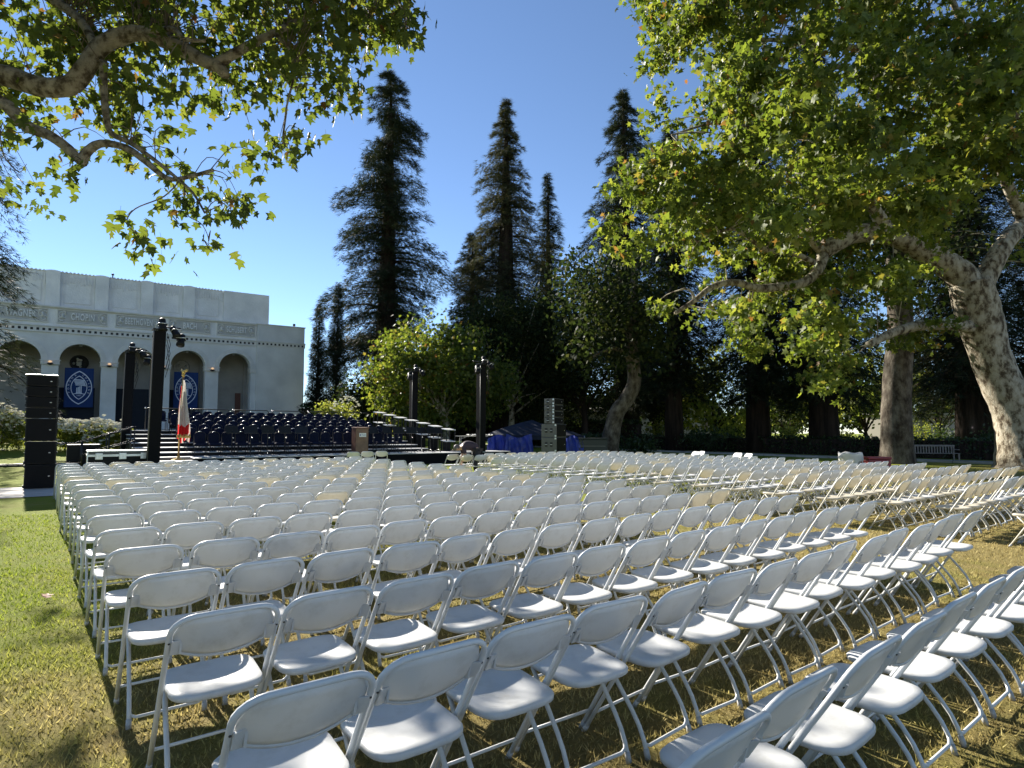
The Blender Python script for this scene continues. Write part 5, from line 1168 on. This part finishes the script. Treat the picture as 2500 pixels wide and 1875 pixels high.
    for i, k in enumerate(ok):
        l = link('leaf', lm[i % 3], crown); Mx = Matrix((x[k], y[k], z[k])).transposed().to_4x4(); l.matrix_basis = Matrix.Translation(pos[k]) @ Mx @ Matrix.Scale(size[k], 4)
big_sycamore()
# ------------------------------------------------------------------ other broadleaf trees
def blob_tree(name, label, base, trunk_h, rx, ry, rz_, zc, n_cl, per, leaf, mat, bark_m, r_tr, seed, rad=0.45, tmpl=None, lean=(0, 0), group=None, clump=True):
    rr = random.Random(seed); root = empty(name, base); tag(root, label, 'tree' if 'tree' in name else 'shrub', group)
    mb = MB(); top = Vector((lean[0], lean[1], zc + 0.25 * rz_)); limb(mb, [(0, 0, -0.1), (lean[0] * 0.15 + 0.1, lean[1] * 0.1, trunk_h * 0.5), (lean[0] * 0.5, lean[1] * 0.4, trunk_h), (lean[0] * 0.8, lean[1] * 0.8, (trunk_h + top.z) / 2), top], r_tr, r_tr * 0.15, 9, 3, 0.1)
    ends = []
    for i in range(11):
        q = rr.uniform(0, 2 * PI); f = rr.uniform(0.3, 0.85); z0 = trunk_h * rr.uniform(0.6, 1.1); e = Vector((lean[0] + rx * f * math.cos(q), lean[1] + ry * f * math.sin(q), zc + rz_ * rr.uniform(-0.6, 0.6))); s_ = Vector((lean[0] * 0.5, lean[1] * 0.5, z0))
        limb(mb, [s_, (s_ + e) / 2 + Vector((rr.uniform(-.3, .3), rr.uniform(-.3, .3), 0.3)), e], r_tr * 0.35, r_tr * 0.06, 6, 3, 0.1); ends.append(e)
    mb.build('trunk', bark_m, root)
    lob = [(Vector((lean[0] + rx * 0.72 * rr.gauss(0, .5), lean[1] + ry * 0.72 * rr.gauss(0, .5), zc + rz_ * 0.72 * rr.gauss(0, .5))), rr.uniform(0.30, 0.5)) for _ in range(16)]
    cl = []
    while len(cl) < n_cl:
        if clump and rr.random() < 0.8:
            c, k = rr.choice(lob); v = Vector((rr.gauss(0, 1), rr.gauss(0, 1), rr.gauss(0, 1))).normalized() * rr.uniform(0.55, 1.0) * k; p = c + Vector((v.x * rx, v.y * ry, v.z * rz_))
        else:
            v = Vector((rr.gauss(0, 1), rr.gauss(0, 1), rr.gauss(0, 1))).normalized() * rr.uniform(0.3, 1.0) ** 0.5; p = Vector((lean[0] + v.x * rx, lean[1] + v.y * ry, zc + v.z * rz_))
        if p.z < 0.1 or ((p.x - lean[0]) / rx) ** 2 + ((p.y - lean[1]) / ry) ** 2 + ((p.z - zc) / rz_) ** 2 > 1.05: continue
        cl.append(tuple(p))
    cl = np.array(cl); pos = np.repeat(cl, per, axis=0) + RNG.normal(size=(n_cl * per, 3)) * rad
    pos = pos[pos[:, 2] > 0.03]
    a, b_ = tmpl if tmpl is not None else (LEAF_Q, LEAF_Q_F)
    f = leaves('crown', pos, RNG.uniform(0.75, 1.3, len(pos)) * leaf, a, b_, mat, root, down=0.5); tag(f, kind='stuff')
    return root
def gp(px, d): q = P(px, 1000, d); return Vector((q.x, q.y, gz(q.x, q.y)))
LO = (LEAF_LO, LEAF_LO_F)
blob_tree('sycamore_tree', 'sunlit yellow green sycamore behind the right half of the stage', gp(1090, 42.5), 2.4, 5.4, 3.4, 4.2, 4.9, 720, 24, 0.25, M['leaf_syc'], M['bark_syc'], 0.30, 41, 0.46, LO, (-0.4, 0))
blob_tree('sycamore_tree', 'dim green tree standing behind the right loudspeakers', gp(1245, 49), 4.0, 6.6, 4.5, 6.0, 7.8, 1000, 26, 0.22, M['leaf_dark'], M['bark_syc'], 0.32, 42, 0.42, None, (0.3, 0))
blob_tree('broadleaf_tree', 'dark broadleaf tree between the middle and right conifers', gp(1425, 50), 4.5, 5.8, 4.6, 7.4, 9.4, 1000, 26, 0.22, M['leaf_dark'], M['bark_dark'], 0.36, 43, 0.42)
def tg(rr):
    while True:
        v = rr.gauss(0, 1)
        if abs(v) < 1.5: return v
# curved pale trunk in the shade right of the tarps
def curved_tree():
    b0 = gp(1490, 33); root = empty('sycamore_tree', b0); inv = root.matrix_basis.inverted(); tag(root, 'sycamore with pale S curved trunk in shade beside the path', 'tree')
    mb = MB(); limb(mb, [P(x, y, d) for x, y, d in ((1484, 1120, 33), (1490, 1075, 33), (1505, 1010, 33), (1530, 975, 33), (1548, 935, 33), (1545, 880, 33), (1540, 800, 33), (1545, 730, 33), (1550, 640, 33))], 0, 0, 12, 4, 0.06, [0.62, 0.50, 0.44, 0.42, 0.40, 0.38, 0.34, 0.26, 0.12])
    limb(mb, [P(1545, 880, 33), P(1500, 850, 32), P(1450, 870, 31.5)], 0.2, 0.06, 8); limb(mb, [P(1545, 800, 33), P(1600, 760, 33), P(1640, 700, 33)], 0.2, 0.05, 8)
    o = mb.build('trunk', M['bark_mot'], root); o.matrix_parent_inverse = inv
    rr = random.Random(5); cl = [tuple(P(1500 + 95 * tg(rr), 760 + 95 * tg(rr), rr.uniform(30, 36))) for _ in range(340)]; pos = np.repeat(np.array(cl), 20, axis=0) + RNG.normal(size=(340 * 20, 3)) * 0.45
    f = leaves('crown', pos, RNG.uniform(0.2, 0.34, len(pos)), LEAF_Q, LEAF_Q_F, M['leaf_dark'], root, 0.5); f.matrix_parent_inverse = inv; tag(f, kind='stuff')
curved_tree()
# ------------------------------------------------------------------ conifers
def conifer_mesh(h, r, z0, n_br, seed, spray=0.6, droop=0.25, power=0.8, dens=11, ragged=0.5, up=0.15, core=110):
    rr = random.Random(seed); tr = MB(); tr.tube([(0, 0, -0.3), (0, 0, h * 0.25), (0.05, 0, h * 0.6), (0, 0, h)], [r * 0.17, r * 0.12, r * 0.07, 0.03], 10)
    bp, dirs = [], []
    for i in range(n_br):
        t = (i + rr.random()) / n_br; t = t ** 1.08; z = z0 + (h - z0) * t
        a = rr.uniform(0, 2 * PI); wv = 0.5 + 0.5 * math.sin(a * 2 + z * 0.9 + seed) * math.sin(a + z * 0.43 + seed * 2.1)
        Lb = r * ((1 - t) ** power) * (1 - ragged * (0.65 * wv + 0.35 * rr.random())) * (1.22 if rr.random() < 0.10 else 1.0) + 0.03 * r
        if t < 0.10: Lb *= 0.6 + 4 * t
        d = Vector((math.cos(a), math.sin(a), 0)); side = Vector((-d.y, d.x, 0)); k = max(3, int(Lb / spray * dens * 0.5))
        pts = []
        for j in range(4):
            f = j / 3; pts.append(d * Lb * f + Vector((0, 0, z + up * Lb * f - (droop + up) * Lb * f * f * 1.0)) + side * Lb * 0.06 * math.sin(3 * f + i))
        if Lb > 0.6: tr.tube(pts, [0.03 + 0.012 * Lb, 0.02 + 0.008 * Lb, 0.02, 0.008], 4, caps=False)
        for j in range(k):
            f = 0.12 + 0.88 * ((j + rr.random()) / k) ** 0.8; b_ = d * Lb * f + Vector((0, 0, z + up * Lb * f - (droop + up) * Lb * f * f)); sp = spray * (0.7 + 0.5 * (1 - f))
            p = b_ + side * rr.gauss(0, 0.30 * Lb * (0.25 + 0.35 * (1 - abs(2 * f - 1)))) + Vector((0, 0, rr.gauss(-0.04, 0.11 * Lb ** 0.5)))
            bp.append(tuple(p)); v = d * 0.8 + side * rr.gauss(0, 0.8) + Vector((0, 0, rr.gauss(-0.35, 0.35))); dirs.append(tuple(v))
    for i in range(int(h * core)):       # short inner growth round the stem
        t = rr.random(); z = z0 + (h - z0) * t; a = rr.uniform(0, 2 * PI); q = (0.12 + 0.20 * r * (1 - t)) * rr.uniform(0.5, 1.3)
        bp.append((q * math.cos(a), q * math.sin(a), z)); dirs.append((math.cos(a) + rr.gauss(0, .5), math.sin(a) + rr.gauss(0, .5), rr.gauss(-0.2, 0.5)))
    return tr, np.array(bp), np.array(dirs)
def conifer(label, base, h, r, z0, n_br, seed, mat, spray=0.6, **kw):
    group = kw.pop('group', 'tall conifers behind the stage'); nm_ = kw.pop('name', 'conifer_tree')
    tr, bp, dv = conifer_mesh(h, r, z0, n_br, seed, spray, **kw)
    root = empty(nm_, base); tag(root, label, 'tree', group); tr.build('trunk', M['bark_dark'], root)
    n = len(bp); y = dv / np.linalg.norm(dv, axis=1, keepdims=True); rv = RNG.normal(size=(n, 3)) * 0.6 + np.array([0, 0, 1.0]); x = np.cross(y, rv); x /= np.linalg.norm(x, axis=1, keepdims=True) + 1e-9; z = np.cross(x, y)
    f = leaves('crown', bp, RNG.uniform(0.7, 1.25, n) * spray, SPRAY, SPRAY_F, mat, root, frames=(x, y, z)); tag(f, kind='stuff')
    return root
def top_h(py, d): return (1052.5 - py) / F * d + H
conifer('tallest dark conifer, standing left of the others behind the stage', gp(938, 58), top_h(178, 58) + 0.8, 8.6, 3.5, 250, 51, M['leaf_con'], 0.62, dens=62, power=0.50, ragged=0.66, droop=0.26)
conifer('conifer with thin ragged spire in the middle of the group', gp(1232, 56), top_h(235, 56) + 1.0, 9.4, 3.0, 260, 52, M['leaf_con_olive'], 0.58, dens=50, power=0.80, ragged=0.70, droop=0.34)
conifer('slender lower conifer just right of the ragged spire', gp(1338, 60), top_h(418, 60) + 0.6, 5.0, 3.0, 190, 53, M['leaf_con'], 0.56, dens=36, power=0.75, ragged=0.66)
conifer('lower conifer half hidden left of the ragged spire', gp(1150, 58), top_h(560, 58), 5.4, 3.0, 190, 54, M['leaf_con'], 0.58, dens=38, power=0.6, ragged=0.6)
conifer('dark conifer rising behind the left edge of the big sycamore', gp(1530, 58), top_h(205, 58) + 0.8, 8.2, 4.0, 220, 55, M['leaf_con'], 0.64, dens=56, power=0.56, ragged=0.68, droop=0.42)
conifer('dark conifer seen through the sycamore crown, trunk right of the sunny shrubs', gp(1850, 44), 30, 5.6, 4.2, 380, 56, M['leaf_con'], 0.75, dens=20, group='conifers behind the sycamore', droop=0.5)
conifer('dark conifer with thick trunk behind the trash can', gp(2010, 41), 32, 6.2, 4.2, 380, 57, M['leaf_con'], 0.75, dens=20, group='conifers behind the sycamore', droop=0.5)
conifer('dark conifer right of the bench behind the big trunk', gp(2375, 41), 28, 7.2, 4.2, 380, 58, M['leaf_con'], 0.75, dens=20, group='conifers behind the sycamore', droop=0.5)
conifer('dark conifer between the curved trunk and the hedge', gp(1645, 46), 26, 4.6, 5.0, 320, 59, M['leaf_con'], 0.75, dens=20, group='conifers behind the sycamore', droop=0.45)
conifer('dark conifer at far right behind the big trunk', gp(2620, 40), 30, 7.5, 3.5, 340, 60, M['leaf_con'], 0.75, dens=20, group='conifers behind the sycamore', droop=0.5)
conifer('conifer with drooping sprays at the left edge before the hall', gp(-265, 23), 17.0, 6.6, 1.8, 100, 61, M['leaf_con'], 0.36, dens=44, power=0.42, ragged=0.5, droop=0.50, up=0.25, group='conifers at the left')
conifer('tapering cypress, taller right one of the pair beside the hall', gp(818, 52), top_h(692, 52) - 1.2, 1.15, 0.3, 420, 62, M['leaf_con'], 0.36, dens=24, power=0.62, ragged=0.20, droop=-0.9, up=0.6, group='cypress pair beside the hall', name='cypress_tree')
conifer('ragged cypress, shorter left one of the pair beside the hall', gp(772, 53), top_h(745, 53) - 1.2, 1.35, 0.3, 420, 63, M['leaf_con'], 0.38, dens=22, power=0.6, ragged=0.5, droop=-0.7, up=0.5, group='cypress pair beside the hall', name='cypress_tree')
# mottled straight trunk in front of the shaded grove
def grove_trunk():
    b0 = gp(2190, 29); root = empty('sycamore_tree', b0); inv = root.matrix_basis.inverted(); tag(root, 'thick straight mottled trunk beside the cooler, crown lost in shade', 'tree')
    mb = MB(); limb(mb, [P(x, y, 29) for x, y in ((2190, 1135), (2190, 1090), (2188, 1000), (2192, 900), (2198, 800), (2190, 650), (2160, 480))], 0, 0, 14, 4, 0.04, [0.88, 0.72, 0.66, 0.62, 0.58, 0.5, 0.35]); o = mb.build('trunk', M['bark_mot'], root); o.matrix_parent_inverse = inv
    rr = random.Random(8); cl = [tuple(P(2190 + 130 * tg(rr), 560 + 120 * tg(rr), rr.uniform(27, 32))) for _ in range(260)]; pos = np.repeat(np.array(cl), 18, axis=0) + RNG.normal(size=(260 * 18, 3)) * 0.5
    f = leaves('crown', pos, RNG.uniform(0.2, 0.34, len(pos)), LEAF_Q, LEAF_Q_F, M['leaf_dark'], root, 0.5); f.matrix_parent_inverse = inv; tag(f, kind='stuff')
grove_trunk()
# low and far greenery
blob_tree('garden_shrub', 'dark rounded shrub at the foot of the tallest conifer', gp(880, 47), 0.5, 2.6, 2.0, 2.3, 2.4, 200, 18, 0.24, M['leaf_dark'], M['bark_dark'], 0.12, 71, 0.35)
blob_tree('garden_shrub', 'small pale shrub behind the top riser, right of the hall', gp(815, 40), 0.3, 1.5, 1.0, 0.9, 1.55, 120, 16, 0.16, M['leaf_light'], M['bark_dark'], 0.06, 72, 0.25)
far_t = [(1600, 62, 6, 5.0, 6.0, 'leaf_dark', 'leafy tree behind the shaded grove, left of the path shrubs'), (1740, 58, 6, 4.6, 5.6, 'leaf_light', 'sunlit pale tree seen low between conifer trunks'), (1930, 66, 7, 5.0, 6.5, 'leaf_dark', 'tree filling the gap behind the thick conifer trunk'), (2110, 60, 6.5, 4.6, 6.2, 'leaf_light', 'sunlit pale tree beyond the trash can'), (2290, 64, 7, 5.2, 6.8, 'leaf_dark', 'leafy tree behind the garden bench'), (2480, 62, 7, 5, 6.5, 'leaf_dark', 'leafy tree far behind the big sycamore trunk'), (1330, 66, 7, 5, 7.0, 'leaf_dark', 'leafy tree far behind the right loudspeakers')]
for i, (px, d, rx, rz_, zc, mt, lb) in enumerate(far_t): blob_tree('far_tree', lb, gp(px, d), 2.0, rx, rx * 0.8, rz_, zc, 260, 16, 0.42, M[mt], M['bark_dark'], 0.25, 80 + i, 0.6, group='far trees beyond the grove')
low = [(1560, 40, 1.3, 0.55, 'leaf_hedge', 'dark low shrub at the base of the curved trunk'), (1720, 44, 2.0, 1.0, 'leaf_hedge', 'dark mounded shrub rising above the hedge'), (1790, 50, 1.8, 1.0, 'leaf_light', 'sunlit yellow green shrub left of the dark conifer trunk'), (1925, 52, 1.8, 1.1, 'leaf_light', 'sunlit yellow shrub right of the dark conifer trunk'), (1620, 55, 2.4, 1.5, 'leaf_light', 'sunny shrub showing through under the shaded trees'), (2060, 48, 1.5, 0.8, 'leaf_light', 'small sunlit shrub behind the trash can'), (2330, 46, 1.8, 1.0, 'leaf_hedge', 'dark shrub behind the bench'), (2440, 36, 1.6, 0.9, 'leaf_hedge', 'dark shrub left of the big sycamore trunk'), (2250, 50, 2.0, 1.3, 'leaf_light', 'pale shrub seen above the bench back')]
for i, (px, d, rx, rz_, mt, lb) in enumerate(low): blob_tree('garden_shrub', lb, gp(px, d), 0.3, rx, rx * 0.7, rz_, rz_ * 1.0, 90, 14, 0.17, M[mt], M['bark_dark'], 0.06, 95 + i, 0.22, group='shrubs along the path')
def hedge(name, label, a, b_, h_, w_, n, mat, group=None, leaf=0.10):
    root = empty(name, (0, 0, 0)); tag(root, label, 'hedge', group); a, b_ = Vector(a), Vector(b_); d = b_ - a; L_ = d.length; d.normalize(); s_ = Vector((-d.y, d.x, 0)); zb = gz(*((a + b_) / 2).xy)
    core = MB(); core.bbox((a + b_) / 2 + Vector((0, 0, zb - (a.z + b_.z) / 2 + h_ * 0.46)), (L_ - 0.1, w_ - 0.14, h_ * 0.92), 0.05, 0, math.atan2(d.y, d.x)); core.build('branches', M['bark_dark'], root)
    u = RNG.uniform(0, L_, n); face = RNG.integers(0, 3, n); v = np.where(face == 0, RNG.uniform(-w_ / 2, w_ / 2, n), np.where(face == 1, -w_ / 2, w_ / 2)) + RNG.normal(size=n) * 0.05; z = np.where(face == 0, h_, RNG.uniform(0.05, h_, n)) + RNG.normal(size=n) * 0.05
    pos = np.stack([a.x + d.x * u + s_.x * v, a.y + d.y * u + s_.y * v, zb + np.maximum(z, 0.03)], 1)
    tag(leaves('foliage', pos, RNG.uniform(0.7, 1.3, n) * leaf, LEAF_Q, LEAF_Q_F, mat, root, 0.1), kind='stuff'); return root
hedge('clipped_hedge', 'long dark clipped hedge behind the path under the trees', W(41.0, 44), W(41.6, 6), 1.15, 1.1, 9000, M['leaf_hedge'], 'clipped hedges', 0.16)
hedge('clipped_hedge', 'dark low clipped hedge in front of the hall at far left', W(-14, 33.0), W(-4.6, 33.0), 0.95, 0.9, 3200, M['leaf_hedge'], 'clipped hedges', 0.12)
hedge('clipped_hedge', 'short sunlit topped hedge right of the blue tarps', gp(1420, 33), gp(1500, 35), 1.25, 0.9, 1800, M['leaf_hedge'], 'clipped hedges', 0.12)
hedge('clipped_hedge', 'tall dark hedge behind the stage between hall and trees', gp(735, 53), gp(1300, 60), 3.2, 1.6, 8000, M['leaf_hedge'], 'clipped hedges', 0.28)
hedge('clipped_hedge', 'dark hedge closing the back of the grove', gp(1250, 60), gp(1560, 52), 2.4, 1.4, 5000, M['leaf_hedge'], 'clipped hedges', 0.26)
def rose_bush(px, d, rx, hgt, label, seed, fl=150, py=None):
    b0 = gp(px, d); root = blob_tree('rose_bush', label, b0, 0.2, rx, rx * 0.7, hgt * 0.5, hgt * 0.5, 110, 14, 0.11, M['leaf_light'], M['bark_dark'], 0.03, seed, 0.16, group='white rose bushes before the hall')
    rr = random.Random(seed); mb = MB()
    for i in range(fl):
        a = rr.uniform(0, 2 * PI); f = rr.uniform(0, 1) ** 0.6; zz = hgt * (0.62 + 0.46 * math.sqrt(max(0, 1 - f * f))) + rr.gauss(0, 0.07); zz -= 0.5 * hgt * (rr.random() < 0.25) * f
        x, y = rx * f * math.cos(a), rx * 0.7 * f * math.sin(a) - 0.15; s_ = rr.uniform(0.06, 0.115)
        mb.lathe([(s_ * 0.3, -s_ * 0.4), (s_, 0), (s_ * 0.8, s_ * 0.4), (s_ * 0.2, s_ * 0.5)], 6, 0, Matrix.Translation((x, y, zz)))
    tag(mb.build('blooms', M['petal'], root), kind='stuff')
rose_bush(160, 27.0, 0.85, 1.20, 'white rose bush just right of the left loudspeakers', 111)
rose_bush(205, 26.8, 0.80, 1.25, 'white rose bush in the middle of the sunny row', 112)
rose_bush(250, 27.0, 0.80, 1.35, 'white rose bush with tallest blooms beside the stage stairs', 113)
rose_bush(292, 27.8, 0.60, 1.15, 'white rose bush behind the stair handrail', 114)
rose_bush(8, 26.0, 0.85, 1.75, 'white rose bush at the left picture edge', 115, 190)
rose_bush(48, 26.4, 0.70, 1.45, 'white rose bush left of the loudspeaker stack', 116)
rose_bush(846, 39.0, 1.0, 2.75, 'white flowering bush showing above the risers near the cypress', 117, 50)
def tree_belt():
    n = 26000; px = RNG.uniform(900, 2900, n); d = RNG.uniform(84, 100, n); x = (px - 1250) / F * d; top = 7.5 + 2.5 * np.sin(px * 0.013) + 1.5 * np.sin(px * 0.041 + 1)
    z = RNG.uniform(0.2, 1.0, n) ** 0.8 * top
    o = leaves('tree_belt', np.stack([x, d, z], 1), RNG.uniform(0.7, 1.3, n) * 0.85, LEAF_Q, LEAF_Q_F, M['leaf_dark'], None, 0.3); tag(o, 'dense green belt of trees far behind the grove', 'trees', kind='stuff')
tree_belt()
# far low buildings between the trunks
def far_building(px, d, w_, h_, label):
    q = gp(px, d); root = empty('garden_building', (q.x, q.y, 0), YAW - 0.2); tag(root, label, 'building', 'pale buildings far behind the trees')
    b_ = MB(); b_.box((0, 0, h_ / 2), (w_, 5, h_)); b_.build('wall', M['far_wall'], root)
    b_ = MB(); b_.box((0, 0, h_ + 0.1), (w_ + 0.5, 5.5, 0.2)); b_.build('roof', M['concrete'], root)
    n = int(w_ / 2.6)
    for i in range(n):
        x = -w_ / 2 + (i + 0.5) * w_ / n; f = MB(); f.box((x, -2.515, h_ * 0.55), (1.1, 0.05, 1.3)); fo = f.build('window', M['concrete'], root); g = MB(); g.box((x, -2.55, h_ * 0.55), (0.95, 0.04, 1.15)); g.build('pane', M['far_glass'], fo)
far_building(1590, 75, 16, 4.2, 'pale low building seen under the trees left of the hedge')
far_building(2270, 72, 18, 3.6, 'pale low building beyond the bench')
far_building(1450, 70, 12, 3.6, 'dim low building right of the tarps')
